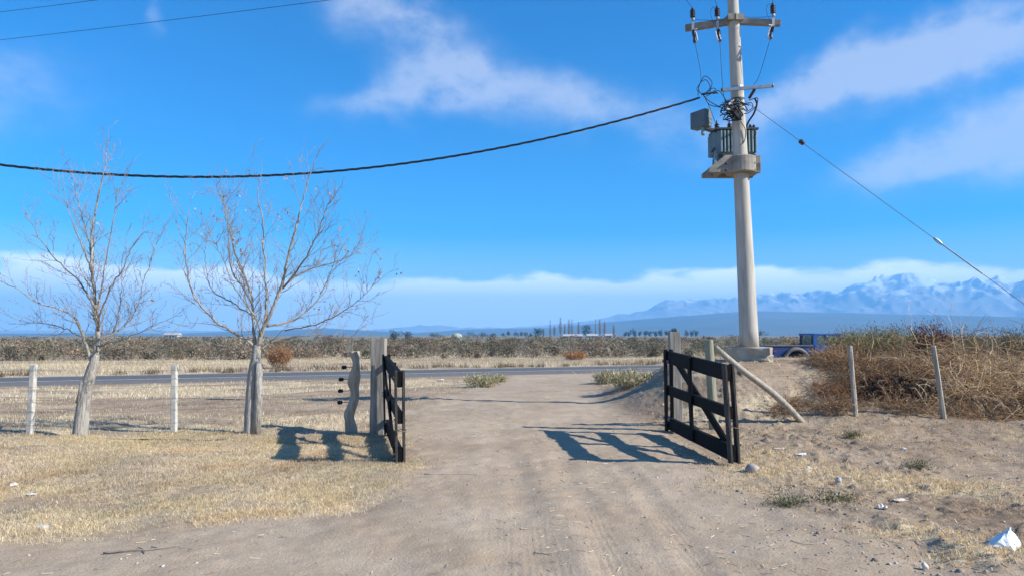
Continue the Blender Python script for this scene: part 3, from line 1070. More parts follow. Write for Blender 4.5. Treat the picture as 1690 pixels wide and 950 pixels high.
for lst, Y0, Y1, r in (
        ([(1152, 158), (1154, 140), (1165, 132), (1172, 145), (1160, 156), (1153, 146), (1163, 126), (1175, 136), (1172, 152), (1180, 155)], 15.6, 15.7, .009),
        ([(1158, 155), (1168, 152), (1176, 146), (1181, 148), (1170, 157), (1162, 160)], 15.6, 15.7, .008),
        ([(1160, 157), (1175, 154), (1186, 150), (1196, 162), (1202, 175)], 15.6, 15.7, .010),
        ([(1162, 158), (1170, 172), (1185, 176), (1200, 172)], 15.6, 15.7, .010),
        ([(1161, 158), (1172, 168), (1190, 178), (1204, 186)], 15.6, 15.7, .010),
        ([(1158, 156), (1180, 153), (1184, 154)], 15.6, 15.65, .022),
        ([(1246, 163), (1249, 172), (1244, 188), (1236, 200), (1231, 210)], 15.75, 16.3, .022),
        ([(1236, 166), (1250, 162), (1248, 175), (1236, 186), (1228, 188)], 15.7, 15.8, .010),
        ([(1228, 172), (1240, 170), (1242, 178), (1232, 185)], 15.7, 15.8, .009),
        ([(1222, 200), (1230, 214), (1229, 232), (1222, 240)], 15.8, 15.85, .010),
        ([(1233, 204), (1240, 208), (1238, 222), (1244, 214), (1248, 220), (1243, 228)], 16.0, 16.2, .008)):
    MB().tube(px_curve(lst, Y0, Y1, 6), r, 5).build('lead_wire', M['wire'], pole, smooth=True)
for i, lst in enumerate(([(1150, 148), (1157, 128)], [(1193, 146)], [(1253, 125), (1244, 140)])):
    pts = [fuse_bot[i]] + [at(a, b_, 15.8) for a, b_ in (lst[::-1] if i == 0 else lst)]
    tail = {0: [at(1163, 160, 15.9), at(1176, 190, 16.3), at(1182, 207, 16.5)], 1: [at(1199, 180, 16.2), at(1202, 207, 16.5)], 2: []}[i]
    MB().tube(curve_pts(pts + tail, 6), .006, 5).build('drop_wire', M['wire'], pole, smooth=True)
for i in (1, 2):
    t_ = ins_top[i]; MB().tube(curve_pts([t_, t_ + Vector((-.13, 0, -.05)), t_ + Vector((-.15, -.03, -.25)), t_ + Vector((-.09, -.06, -.42))], 6), .005, 5).build('jumper_wire', M['wire'], pole, smooth=True)
MB().tube(curve_pts([ins_top[0] + Vector((.03, 0, -.28)), at(1185, 34, 15.95), pt_at(31) + Vector((-.2, -.05, 0))], 6), .005, 5).build('jumper_wire', M['wire'], pole, smooth=True)
MB().tube(curve_pts([pt_at(30) + Vector((.2, -.05, 0)), at(1245, 29, 15.9), at(1274, 28, 15.8)], 6), .005, 5).build('jumper_wire', M['wire'], pole, smooth=True)
# platform: a tapered concrete bracket clasped round the shaft
b = MB()
zt_, zb_ = at(1210, 262, PY).z, at(1210, 288, PY).z
xl0, xl1, xr = at(1166, 288, PY).x, at(1185, 266, PY).x, at(1251, 280, PY).x
for y0, y1 in ((15.80, 15.92), (16.30, 16.44)):
    prof = [(xl0, zb_), (xr, zb_), (xr, zt_ + .03), (xl1 + .1, zt_ + .03), (xl1, zt_ - .06), (xl0, zb_ + .1)]
    vs = [(x, y0, z) for x, z in prof] + [(x, y1, z) for x, z in prof]; m_ = len(prof)
    b.add(vs, [tuple(range(m_)), tuple(range(2 * m_ - 1, m_ - 1, -1))] + [(i, i + m_, (i + 1) % m_ + m_, (i + 1) % m_) for i in range(m_)])
b.box(((xl0 + xl1) / 2 + .15, 16.05, zb_ + .09), (.12, .5, .16)); b.box((xr - .06, 16.05, zb_ + .12), (.12, .5, .2))
plat = b.build('platform', M['concrete_dark'], pole, bevel=.012)
c0 = pt_at(274); MB().lathe([(.325, -.19), (.345, -.17), (.345, .17), (.325, .19)], c0, (0, 0, 1), 24).build('clamp_ring', M['concrete_dark'], pole, bevel=.01)
for px in (1198, 1244):
    for py in (270, 281):
        MB().lathe([(.028, 0), (.028, .05), (.016, .06)], at(px, py, 15.80), (0, -1, 0), 8).build('bolt', M['trans_dark'], plat)

# ------------------------------------------------------------------ transformer
TY = 16.62
tb, tt = at(1210, 258, TY).z, at(1210, 219, TY).z
xl, xr = at(1176, 240, TY).x, at(1246, 240, TY).x
tr = empty('transformer', ((xl + xr) / 2, TY, zt_ + .03)); tag(tr, 'grey-blue oil transformer with radiator fins on the pole platform', 'transformer')
b = MB().box(((xl + xr) / 2, TY + .05, (tb + tt) / 2), (xr - xl - .14, .5, tt - tb)); b.build('tank', M['trans'], tr, bevel=.02)
MB().box(((xl + xr) / 2, TY + .02, tt + .02), (xr - xl, .62, .045)).build('lid', M['trans_dark'], tr, bevel=.006)
for k in range(11):
    x = xl + .12 + k * (xr - xl - .2) / 10
    MB().box((x, TY - .25, (tb + tt) / 2 - .01), (.035, .16, (tt - tb) * .9)).build('radiator_fin', M['trans'], tr, bevel=.008)
for k in range(5):
    MB().box((xl + .03, TY - .12 + k * .1, (tb + tt) / 2), (.12, .03, (tt - tb) * .9)).build('radiator_fin', M['trans'], tr, bevel=.008)
for x in (xl + .12, xr - .12):
    MB().box((x, TY + .02, (tb + zt_) / 2 - .0), (.09, .56, max(.05, tb - zt_ - .03))).build('skid', M['trans_dark'], tr)
MB().box((xl + .0, TY - .22, tb - .12), (.06, .05, .35)).build('support_leg', M['trans'], tr)
for px in (1183, 1204, 1222):
    c0 = at(px, 217, TY); c0.z = tt + .04; pr = [(.05, 0)]
    for k in range(3): pr += [(.04, .03 + k * .05), (.065, .04 + k * .05), (.04, .06 + k * .05)]
    MB().lathe(pr + [(.015, .2), (.015, .25)], c0, (0, 0, 1), 12).build('bushing', M['porcelain'], tr)
for px in (1232, 1238, 1244):
    c0 = at(px, 217, TY - .1); c0.z = tt + .04
    MB().lathe([(.035, 0), (.045, .03), (.03, .06), (.04, .08), (.015, .12)], c0, (0, 0, 1), 10).build('bushing', M['porcelain'], tr)
# oil conservator out on its arm
cc = at(1157, 198, TY - .1)
cm = Matrix.Rotation(math.radians(32), 3, 'Z')
cons = MB().box(cc, (.24, .46, .40), cm).build('conservator', mat('conservator_paint', (.12, .155, .175), (.09, .12, .135), 5, rough=.5, bump=.05), tr, bevel=.012)
for dx in (0, .1):
    MB().beam(cc + Vector((.0 + dx, .05, -.17)), (xl + .12 + dx, TY, tt - .02 + dx * .3), .06, .05).build('arm', M['trans_dark'], cons)
MB().lathe([(.03, 0), (.05, -.02), (.05, -.18), (.025, -.21)], cc + Vector((.03, -.05, -.18)), (0, 0, 1), 10).build('breather', M['trans'], cons)
MB().box((xl - .05, TY - .2, tb + .09), (.05, .1, .12), Matrix.Rotation(.6, 3, 'Y')).build('lug', M['trans_dark'], tr)

# ------------------------------------------------------------------ overhead lines
xs_ = np.array([-160, 0, 170, 350, 530, 660, 760, 850, 950, 1050, 1155.]); ys_ = np.array([249, 273, 287, 291.5, 285, 271, 256, 240, 217, 191, 162.])
cf = np.polyfit(xs_, ys_, 4)
pts = [at(x, float(np.polyval(cf, x)), 12.5 + 3.2 * (x + 160) / 1315) for x in np.linspace(-160, 1155, 150)]
b = MB()
for ph in (0, 2.09, 4.19):
    b.tube([q + Vector((0, .014 * math.cos(i * .9 + ph), .014 * math.sin(i * .9 + ph))) for i, q in enumerate(pts)], .013, 5)
o = b.build('overhead_cable', M['wire'], smooth=True); tag(o, 'thick twisted black cable sagging from the pole across the sky', 'cable')

def line(name, a, c, sag, r, label, group=None):
    b = MB(); pts = []
    for k in range(33):
        t = k / 32; q = Vector(a).lerp(Vector(c), t); q.z -= sag * 4 * t * (1 - t); pts.append(q)
    b.tube(pts, r, 5); o = b.build(name, M['wire'], smooth=True); tag(o, label, 'wire', group)

a_, c_ = at(-250, 92, 26), at(560, -6, 17)
line('power_line', a_, c_ + (c_ - a_) * .25, .1, .007, 'thin wire slanting across the upper corner of sky, lower of the pair')
a_, c_ = at(-250, 47, 26), at(300, -23, 18)
line('power_line', a_, c_ + (c_ - a_) * .3, .1, .007, 'thin wire clipping the top corner of sky, higher of the pair')
for i, (q, lab) in enumerate(zip(ins_top, ('outer insulator farthest from the pole', 'insulator close beside the pole shaft', 'insulator on the short arm end above the guy wire'))):
    far = at((1123, 1176, 1276)[i], -14, 14.8)
    line('power_line', q, q + (far - q) * 6, .05, .006, 'thin wire rising from the ' + lab, 'lines above the crossarm')

# guy wire
g0 = pt_at(168) + Vector((.15, -.05, 0)); gm = at(1690, 520, 15.0)
g1 = g0 + (gm - g0) * 1.32; g1.z = Hs(g1.x, g1.y) if g1.z < Hs(g1.x, g1.y) else g1.z
root = empty('guy_wire', (g1.x, g1.y, g1.z)); tag(root, 'straight guy wire slanting down from the pole with a dark insulator', 'wire')
MB().tube([g0, g0.lerp(g1, .5), g1], .0065, 5).build('strand', M['fwire'], root)
d_ = (g1 - g0).normalized(); tI = (at(1323, 235, 15.8) - g0).length
MB().lathe([(.02, -.07), (.052, -.05), (.055, -.01), (.04, 0), (.055, .01), (.052, .05), (.02, .07)], g0 + d_ * tI, d_, 12).build('insulator', M['porcelain'], root)
tG = (at(1552, 418, 15.25) - g0).length
MB().tube([g0 + d_ * (tG - .1), g0 + d_ * (tG + .9)], .015, 6).build('grip', M['steel'], root)
b = MB(); c0 = g0 + d_ * (tG - .2); pts = [c0 + d_ * (.11 * math.cos(t)) + Vector((0, 0, 1)) * (.035 * math.sin(t)) for t in np.linspace(0, 2 * math.pi, 13)]
b.tube(pts, .012, 5); b.build('thimble', M['steel'], root)


# ------------------------------------------------------------------ bare trees
def build_tree(name, label, Y, trunk, trunk_r, limbs, stub, seed, leaf_spots):
    rr = random.Random(seed)
    base = at(*trunk[0], Y); zb = Hs(base.x, Y)
    root = empty(name, (base.x, Y, zb)); tag(root, label, 'tree', 'bare trees along the fence')
    tp = [at(a, b_, Y) for a, b_ in trunk]; tp[0].z = zb - .15
    pts = curve_pts(tp, 5); rad = list(np.interp(np.linspace(0, 1, len(pts)), np.linspace(0, 1, len(trunk_r)), trunk_r))
    MB().tube(pts, rad, 14, wob=.05).build('trunk', M['bark'], root, smooth=True)
    if stub:
        q0, q1, r = stub
        a, c = at(*q0, Y - .06), at(*q1, Y - .06); MB().tube([a, a.lerp(c, .5) + Vector((.01, 0, 0)), c], [r * 1.1, r, r * .9], 10, wob=.08).build('stub', M['bark'], root, smooth=True)
    leaves = MB()

    def twig(b, p, d, L_, r, lvl):
        n = 5; pts = [p]; dd = d.copy()
        for k in range(n):
            dd = (dd + Vector((rr.gauss(0, .13), rr.gauss(0, .13), rr.gauss(0.05, .12)))).normalized()
            pts.append(pts[-1] + dd * (L_ / n))
        b.tube(pts, [max(.0022, r * (1 - .8 * k / n)) for k in range(n + 1)], 4 if lvl else 5, caps=False)
        if lvl < 2:
            for k in range(1, n + 1):
                for _ in range(rr.choice((0, 1, 1, 1)) if lvl == 0 else rr.choice((0, 0, 0, 1))):
                    perp = dd.cross(Vector((rr.gauss(0, 1), rr.gauss(0, 1), rr.gauss(0, 1)))).normalized()
                    nd = (dd * .75 + perp * .65 + Vector((0, 0, .22))).normalized()
                    twig(b, pts[k], nd, L_ * rr.uniform(.3, .6), r * .5, lvl + 1)
        if lvl >= 1 and rr.random() < leaf_spots:
            q = pts[-1]
            for _ in range(rr.randint(1, 4)):
                u = Vector((rr.gauss(0, 1), rr.gauss(0, 1), rr.gauss(0, 1))).normalized() * .022; v = u.cross(Vector((rr.gauss(0, 1), rr.gauss(0, 1), 1))).normalized() * .016
                c = q + Vector((rr.gauss(0, .03), rr.gauss(0, .03), -.02 + rr.gauss(0, .03)))
                leaves.add([c - u, c + v, c + u, c - v], [(0, 1, 2, 3)])

    for li, (pl, r0, r1, dep) in enumerate(limbs):
        b = MB(); m_ = len(pl) - 1
        ctrl = [at(a, b_, Y + dep * (i / m_) ** .8) for i, (a, b_) in enumerate(pl)]
        pts = curve_pts(ctrl, 6); N_ = len(pts)
        for i in range(1, N_): pts[i] = pts[i] + Vector((rr.gauss(0, .008), rr.gauss(0, .01), rr.gauss(0, .008)))
        rad = [.86 * (r0 + (r1 - r0) * (i / (N_ - 1)) ** .7) for i in range(N_)]
        b.tube(pts, rad, 8, caps=True, wob=.05)
        for i in range(3, N_):
            f = i / (N_ - 1)
            for _ in range(rr.choice((0, 1, 1, 1))):
                d = (pts[min(i + 1, N_ - 1)] - pts[i - 1]).normalized()
                perp = d.cross(Vector((rr.gauss(0, 1), rr.gauss(0, 1), rr.gauss(0, 1)))).normalized()
                nd = (d * rr.uniform(.5, .9) + perp * rr.uniform(.5, .9) + Vector((0, 0, .25))).normalized()
                twig(b, pts[i], nd, rr.uniform(.25, .8) * (1 - .3 * f), min(.009, max(.0045, rad[i] * .36)), 0)
        twig(b, pts[-1], (pts[-1] - pts[-3]).normalized(), .4, r1, 0)
        b.build('limb', M['bark'] if r0 > .03 else M['twig'], root, smooth=True)
    if leaves.v:
        leaves.build('leaves', mat('dead_leaf', (.5, .33, .18), (.36, .22, .11), 6, bump=0), root)


T2 = [([(421, 572), (395, 553), (350, 524), (320, 485), (309, 445), (306, 405), (310, 368)], .034, .007, -.5),
      ([(421, 570), (418, 530), (416, 492), (397, 440), (384, 400), (377, 362), (366, 330)], .036, .007, .35),
      ([(424, 572), (438, 535), (460, 485), (473, 435), (487, 380), (500, 330), (513, 282)], .05, .008, -.25),
      ([(440, 538), (478, 530), (512, 508), (533, 478), (546, 448), (556, 425)], .026, .006, .6),
      ([(458, 485), (490, 447), (516, 404), (528, 377), (538, 345), (548, 330)], .024, .006, -.7),
      ([(436, 540), (440, 500), (437, 440), (434, 372), (425, 320), (430, 300)], .026, .006, .5),
      ([(418, 505), (398, 470), (381, 440), (376, 377), (369, 335), (364, 322)], .022, .005, -.5),
      ([(470, 470), (498, 450), (545, 435), (587, 419), (600, 405)], .018, .005, .4),
      ([(470, 545), (520, 535), (560, 517), (590, 497), (622, 466)], .015, .004, -.6),
      ([(428, 575), (465, 558), (520, 553), (560, 557), (585, 556)], .016, .004, .5),
      ([(416, 520), (385, 500), (350, 478), (340, 440), (338, 410)], .018, .005, .7),
      ([(430, 560), (425, 530), (405, 500), (385, 470), (365, 420), (352, 395)], .018, .005, -.9)]
build_tree('bare_tree', 'bare tree with a straight pale trunk and a few dead leaves near the twisted post', 11.75, [(413, 714), (415, 650), (419, 610), (423, 585), (424, 568)],
           [.115, .09, .085, .075, .055], T2, ((423, 716), (428, 597), .062), 3, .04)
T1 = [([(153, 600), (162, 556), (158, 514), (153, 461), (151, 408), (158, 345), (170, 293), (176, 252)], .058, .006, .3),
      ([(152, 597), (133, 545), (113, 516), (68, 501), (16, 470)], .034, .006, -.4),
      ([(158, 510), (135, 470), (100, 435), (68, 398), (48, 362)], .024, .005, .5),
      ([(152, 450), (138, 410), (121, 372), (105, 316)], .019, .005, -.4),
      ([(162, 545), (166, 520), (180, 482), (204, 440), (219, 405)], .028, .006, -.5),
      ([(163, 560), (190, 548), (208, 536), (226, 508), (238, 461), (257, 405)], .024, .005, .6),
      ([(160, 520), (166, 490), (172, 440), (188, 356), (200, 305)], .024, .005, .2),
      ([(162, 570), (195, 562), (225, 550), (274, 528)], .016, .004, -.7),
      ([(140, 560), (115, 545), (85, 535), (50, 532)], .015, .004, .6),
      ([(154, 470), (150, 420), (140, 370), (128, 330), (125, 300)], .018, .005, .7),
      ([(160, 580), (180, 560), (195, 520), (200, 480), (206, 450)], .018, .005, .9)]
build_tree('bare_tree', 'bare tree with a leaning pale trunk between the two whitewashed posts', 11.6, [(131, 710), (139, 660), (150, 615), (155, 598), (158, 585)],
           [.125, .095, .085, .072, .055], T1, ((128, 665), (136, 626), .035), 8, .008)
# ------------------------------------------------------------------ vegetation helpers
def blades(name, x, y, z, h, w, col, lean, mt, kind='stuff', label=None, parent=None, segs=2):
    n = len(x); a = RNG.uniform(0, 2 * np.pi, n); la = RNG.uniform(0, 2 * np.pi, n)
    wx, wy = np.cos(a) * w / 2, np.sin(a) * w / 2
    lx, ly = np.cos(la) * lean * h, np.sin(la) * lean * h
    if segs == 2:
        V = np.empty((n, 5, 3)); zz = z - .01
        V[:, 0] = np.stack([x - wx, y - wy, zz], 1); V[:, 1] = np.stack([x + wx, y + wy, zz], 1)
        mx, my, mz = x + lx * .35, y + ly * .35, z + h * .6
        V[:, 2] = np.stack([mx - wx * .75, my - wy * .75, mz], 1); V[:, 3] = np.stack([mx + wx * .75, my + wy * .75, mz], 1)
        V[:, 4] = np.stack([x + lx, y + ly, z + h * np.clip(1 - lean * .35, .2, 1)], 1)
        b = np.arange(n)[:, None] * 5
        T = np.concatenate([b + np.array([[0, 1, 3]]), b + np.array([[0, 3, 2]]), b + np.array([[2, 3, 4]])])
        C = np.repeat(col, 5, 0)
    else:
        V = np.empty((n, 3, 3))
        V[:, 0] = np.stack([x - wx, y - wy, z - .02], 1); V[:, 1] = np.stack([x + wx, y + wy, z - .02], 1); V[:, 2] = np.stack([x + lx, y + ly, z + h], 1)
        T = np.arange(n)[:, None] * 3 + np.array([[0, 1, 2]]); C = np.repeat(col, 3, 0)
    V = V.reshape(-1, 3)
    if parent is not None: V = V - np.array(WL[parent.name])
    o = tri_mesh(name, V, T, mt, col=C, parent=parent)
    if kind and parent is None: tag(o, label, kind=kind)
    return o


def tints(n, pal, var=.18):
    pal = np.array(pal); c = pal[RNG.integers(0, len(pal), n)]
    return np.clip(c * RNG.uniform(1 - var, 1 + var, (n, 1)) * RNG.uniform(.95, 1.05, (n, 3)), 0, 1)


STRAW = [(.76, .63, .42), (.70, .56, .35), (.82, .70, .5), (.66, .52, .33), (.62, .53, .37), (.52, .39, .24)]


def scatter(x0, x1, y0, y1, n, thr=1.0):
    x = RNG.uniform(x0, x1, n); y = RNG.uniform(y0, y1, n)
    d = grass_density(x, y)
    k = RNG.uniform(0, 1, n) * thr < d ** 1.25
    return x[k], y[k], d[k]


def build_grass():
    # lawn in front of the trees
    x, y, d = scatter(-9.5, .2, 5.0, 11.8, 330000)
    n = len(x); cl = fbm(x * 3, y * 3, 3, 101); cl2 = fbm(x * .8, y * 1.2, 3, 103)
    h = RNG.uniform(.02, .06, n) * (.35 + 1.2 * cl) * (.55 + .5 * d); c = tints(n, STRAW)
    c *= (.62 + .7 * cl2)[:, None]; rs = ss(.6, .72, fbm(x * 1.1, y * 1.7, 3, 107)); c[:, 1] *= 1 - .08 * rs; c[:, 2] *= 1 - .16 * rs; c[:, 2] *= .9 + .2 * vnoise(x * 1.5, y * 1.5, 7)
    blades('lawn_grass', x, y, terrain(x, y), h, RNG.uniform(.003, .0058, n), c, RNG.uniform(.4, 1.9, n), M['blade'], label='short straw-coloured dry grass in front of the bare trees')
    # straw on the gate-side verge and around the fence
    x, y, d = scatter(1.5, 9.5, 4.5, 12.4, 150000)
    n = len(x); c = tints(n, STRAW + [(.62, .42, .2), (.55, .34, .15), (.66, .47, .24)])
    blades('verge_straw', x, y, terrain(x, y), RNG.uniform(.02, .065, n), RNG.uniform(.004, .008, n), c, RNG.uniform(.5, 1.8, n), M['blade'], label='scattered golden straw on the bare earth by the braced gate')
    x, y, d = scatter(-15, -1, 11.3, 22, 75000); x2, y2, d2 = scatter(2, 16, 12, 24, 60000)
    x, y = np.append(x, x2), np.append(y, y2); n = len(x); cl = fbm(x * 1.4, y * 1.4, 3, 111)
    c = tints(n, STRAW + [(.32, .24, .15), (.28, .2, .12)])
    blades('fence_grass', x, y, terrain(x, y), RNG.uniform(.02, .085, n) * (.4 + 1.1 * cl), RNG.uniform(.006, .011, n), c, RNG.uniform(.2, 1.3, n), M['blade'], label='sparse dry grass and litter along the fences')
    # verges of the road
    n = 420000; x = RNG.uniform(-75, 110, n); s = np.where(RNG.uniform(0, 1, n) < .35, RNG.uniform(24, 42.6, n), RNG.uniform(51.6, 92, n))
    y = s + SL * x; k = (np.abs(x) < .8 * y + 4) & (y > 20); x, y = x[k], y[k]
    d = grass_density(x, y); k = RNG.uniform(0, 1, len(x)) < d; x, y = x[k], y[k]
    n = len(x); cl = fbm(x * .5, y * .5, 3, 121); c = tints(n, STRAW + [(.40, .30, .17)]) * (.75 + .45 * fbm(x * .15, y * .3, 3, 123))[:, None]
    blades('roadside_grass', x, y, terrain(x, y), RNG.uniform(.07, .27, n) * (.25 + 1.4 * cl) * np.where(y - SL * x < 45, .55, 1.0), RNG.uniform(.02, .045, n), c, RNG.uniform(.1, .8, n), M['blade'], label='tall dry yellow grass on both verges of the road', segs=1)
    # straw lying on the drive, dark twig litter on the rough side
    def strewn(name, label, n, x, y, L0, L1, w, pal, keep):
        a = RNG.uniform(-1.57, 1.57, n); L_ = RNG.uniform(L0, L1, n)
        k = keep(x, y); x, y, a, L_ = x[k], y[k], a[k], L_[k]; n = len(x)
        ux, uy = np.cos(a) * L_ / 2, np.sin(a) * L_ / 2; vx, vy = -np.sin(a) * w, np.cos(a) * w
        z2 = terrain(x + ux, y + uy) + .007; z1 = terrain(x - ux, y - uy) + .007
        V = np.stack([np.stack([x - ux - vx, y - uy - vy, z1], 1), np.stack([x + ux - vx, y + uy - vy, z2], 1), np.stack([x + ux + vx, y + uy + vy, z2 + .003], 1), np.stack([x - ux + vx, y - uy + vy, z1 + .003], 1)], 1).reshape(-1, 3)
        o = tri_mesh(name, V, np.arange(n)[:, None] * 4 + np.array([[0, 1, 2, 3]]), M['stem'], col=np.repeat(tints(n, pal), 4, 0), quads=True); tag(o, label, kind='stuff')
    n = 2400
    strewn('loose_straw', 'loose straws and chaff lying on the dirt driveway', n, RNG.normal(.8, 2.6, n), RNG.uniform(4.6, 13, n), .015, .075, .0017, [(.55, .45, .31), (.48, .39, .26), (.2, .15, .1), (.26, .2, .14)],
           lambda x, y: (poly_sd(DP, x, y) > -.5) & (RNG.uniform(0, 1, len(x)) < ss(.4, .62, fbm(x * .9, y * .9, 3, 131)) + .12))
    n = 7000
    strewn('twig_litter', 'dark broken twigs and leaf litter on the rough earth by the braced gate', n, RNG.uniform(2.2, 10, n), RNG.uniform(4.6, 13.5, n), .015, .09, .003, [(.16, .11, .07), (.22, .14, .08), (.3, .2, .11), (.1, .07, .05), (.45, .36, .25)],
           lambda x, y: (poly_sd(DP, x, y) < .2) & (RNG.uniform(0, 1, len(x)) < ss(.42, .62, fbm(x * 1.1, y * 1.1, 3, 133)) + .12))
    # pebbles and clods
    n = 12000; x = np.concatenate([RNG.uniform(-6, 3, n // 3), RNG.uniform(1.5, 10, n - n // 3)]); y = 4.5 + 10 * RNG.uniform(0, 1, n) ** 1.3
    k = RNG.uniform(0, 1, n) < np.where(x > 2.2, ss(.35, .6, fbm(x, y, 3, 141)) * .6 + .1, .3); k &= ~((x < -1.2) & (y > 5.4)); x, y = x[k], y[k]; n = len(x)
    r = np.minimum(.03, RNG.gamma(1.6, .0034, n) * np.where(x > 2.2, 1.3, .8) + .0025); z = terrain(x, y)
    oc = np.array([(1, 0, 0), (0, 1, 0), (-1, 0, 0), (0, -1, 0), (0, 0, .75), (.6, .6, .45), (-.6, .6, .45), (-.6, -.6, .45), (.6, -.6, .45)])
    fc = np.array([(0, 5, 8), (1, 6, 5), (2, 7, 6), (3, 8, 7), (0, 1, 5), (1, 2, 6), (2, 3, 7), (3, 0, 8), (5, 6, 4), (6, 7, 4), (7, 8, 4), (8, 5, 4)])
    V = oc[None] * r[:, None, None] * RNG.uniform(.65, 1.3, (n, 9, 3)); V = V + np.stack([x, y, z], 1)[:, None]
    T = (np.arange(n)[:, None, None] * 9 + fc[None]).reshape(-1, 3)
    o = tri_mesh('pebbles', V.reshape(-1, 3), T, M['stem'], col=np.repeat(tints(n, [(.34, .27, .21), (.4, .33, .27), (.26, .2, .16), (.45, .4, .34)]), 9, 0)); tag(o, 'small pebbles and clods strewn over the bare earth', kind='stuff')


build_grass()


# ------------------------------------------------------------------ shrubs
def cane_tubes(paths, rad, cols, sides=3):
    """paths: (n, m, 3) polylines -> vertices, quads, colours of thin tapering canes"""
    n, m, _ = paths.shape
    d = np.gradient(paths, axis=1); d /= np.linalg.norm(d, axis=2, keepdims=True) + 1e-9
    ref = np.where(np.abs(d[..., 2:3]) > .9, np.array([[[1., 0, 0]]]), np.array([[[0, 0, 1.]]]))
    a = np.cross(d, ref); a /= np.linalg.norm(a, axis=2, keepdims=True) + 1e-9; b = np.cross(d, a)
    r = rad[:, None] * np.linspace(1, .35, m)[None]
    ring = [paths + (a * math.cos(t) + b * math.sin(t)) * r[..., None] for t in np.arange(sides) * 2 * np.pi / sides]
    V = np.stack(ring, 2).reshape(-1, 3)
    base = (np.arange(n)[:, None] * m + np.arange(m - 1)[None]).ravel() * sides
    Q = np.concatenate([np.stack([base + k, base + (k + 1) % sides, base + sides + (k + 1) % sides, base + sides + k], 1) for k in range(sides)])
    return V, Q, np.repeat(cols, m * sides, 0)


def arching(n, roots, spread, Lr, up, droop, m=9, bias=(0, 0, 0)):
    """canes that leave their roots upward and outward and bend back to the ground"""
    i = RNG.integers(0, len(roots), n); p = np.array(roots)[i] + RNG.normal(0, 1, (n, 3)) * np.array([.16, .14, .04])
    a = RNG.uniform(0, 2 * np.pi, n)
    d = np.stack([np.cos(a) * spread, np.sin(a) * spread, RNG.uniform(*up, n)], 1) + np.array(bias) + RNG.normal(0, .15, (n, 3))
    d /= np.linalg.norm(d, axis=1, keepdims=True)
    L_ = RNG.uniform(*Lr, n); P_ = [p]; dr = RNG.uniform(*droop, n)
    for k in range(m - 1):
        d = d + RNG.normal(0, .27, (n, 3)); d[:, 2] -= dr / (m - 1)
        d /= np.linalg.norm(d, axis=1, keepdims=True)
        p = p + d * (L_ / (m - 1))[:, None]
        p[:, 2] = np.maximum(p[:, 2], terrain_base(p[:, 0], p[:, 1]) + .03)
        P_.append(p)
    return np.stack(P_, 1)


TAN = [(.36, .23, .12), (.44, .30, .17), (.27, .155, .08), (.56, .43, .27), (.15, .085, .045), (.40, .215, .10), (.22, .13, .07)]


def side_twigs(paths, per, L_, spread=.8):
    n, m, _ = paths.shape
    i = RNG.integers(0, n, n * per); k = RNG.integers(2, m - 1, n * per)
    p = paths[i, k]; d = paths[i, k + 1] - paths[i, k]; d /= np.linalg.norm(d, axis=1, keepdims=True) + 1e-9
    d = d + RNG.normal(0, spread, d.shape); P_ = [p]
    for j in range(3):
        d /= np.linalg.norm(d, axis=1, keepdims=True); p = p + d * (RNG.uniform(.4, 1, len(p)) * L_ / 3)[:, None]; P_.append(p); d = d + RNG.normal(0, .3, d.shape)
    return np.stack(P_, 1)


def dry_bush(label, roots, n, Lr, up, droop, spread, rad=(.003, .007), pal=TAN, bias=(0, 0, 0), per=4, twL=.3):
    roots = [Vector((x, y, Hs(x, y))) for x, y in roots]
    c = sum(roots, Vector()) / len(roots)
    root = empty('dry_bush', c); tag(root, label, 'bush')
    P_ = arching(n, [tuple(r) for r in roots], spread, Lr, up, droop, bias=bias)
    V, Q, C = cane_tubes(P_, RNG.uniform(*rad, n), tints(n, pal, .25))
    tri_mesh('canes', V - np.array(c), Q, M['stem'], col=C, parent=root, quads=True)
    T_ = side_twigs(P_, per, twL); V, Q, C = cane_tubes(T_, RNG.uniform(.0016, .0032, len(T_)), tints(len(T_), pal, .25))
    tri_mesh('twigs', V - np.array(c), Q, M['stem'], col=C, parent=root, quads=True)
    for o in root.children: o['kind'] = 'stuff'
    return root


def shade_leaf_mass(root, cx, cy, rx, ry, h, n):
    """dark leaf flecks low inside a bush, coloured to stand for its shade"""
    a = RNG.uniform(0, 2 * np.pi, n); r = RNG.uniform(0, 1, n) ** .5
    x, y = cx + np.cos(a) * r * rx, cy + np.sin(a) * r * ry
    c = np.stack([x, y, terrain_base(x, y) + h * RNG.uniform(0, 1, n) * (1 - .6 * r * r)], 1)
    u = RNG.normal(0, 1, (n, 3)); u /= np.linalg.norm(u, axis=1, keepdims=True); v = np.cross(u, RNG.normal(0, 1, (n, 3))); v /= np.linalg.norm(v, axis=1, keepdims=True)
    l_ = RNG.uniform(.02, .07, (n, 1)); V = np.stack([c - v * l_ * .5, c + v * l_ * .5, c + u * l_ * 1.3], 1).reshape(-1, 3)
    o = tri_mesh('shade_leaves', V - np.array(WL[root.name]), np.arange(3 * n).reshape(-1, 3), M['stem'], col=np.repeat(tints(n, [(.09, .055, .035), (.06, .04, .028), (.14, .085, .05)]), 3, 0), parent=root); o['kind'] = 'stuff'


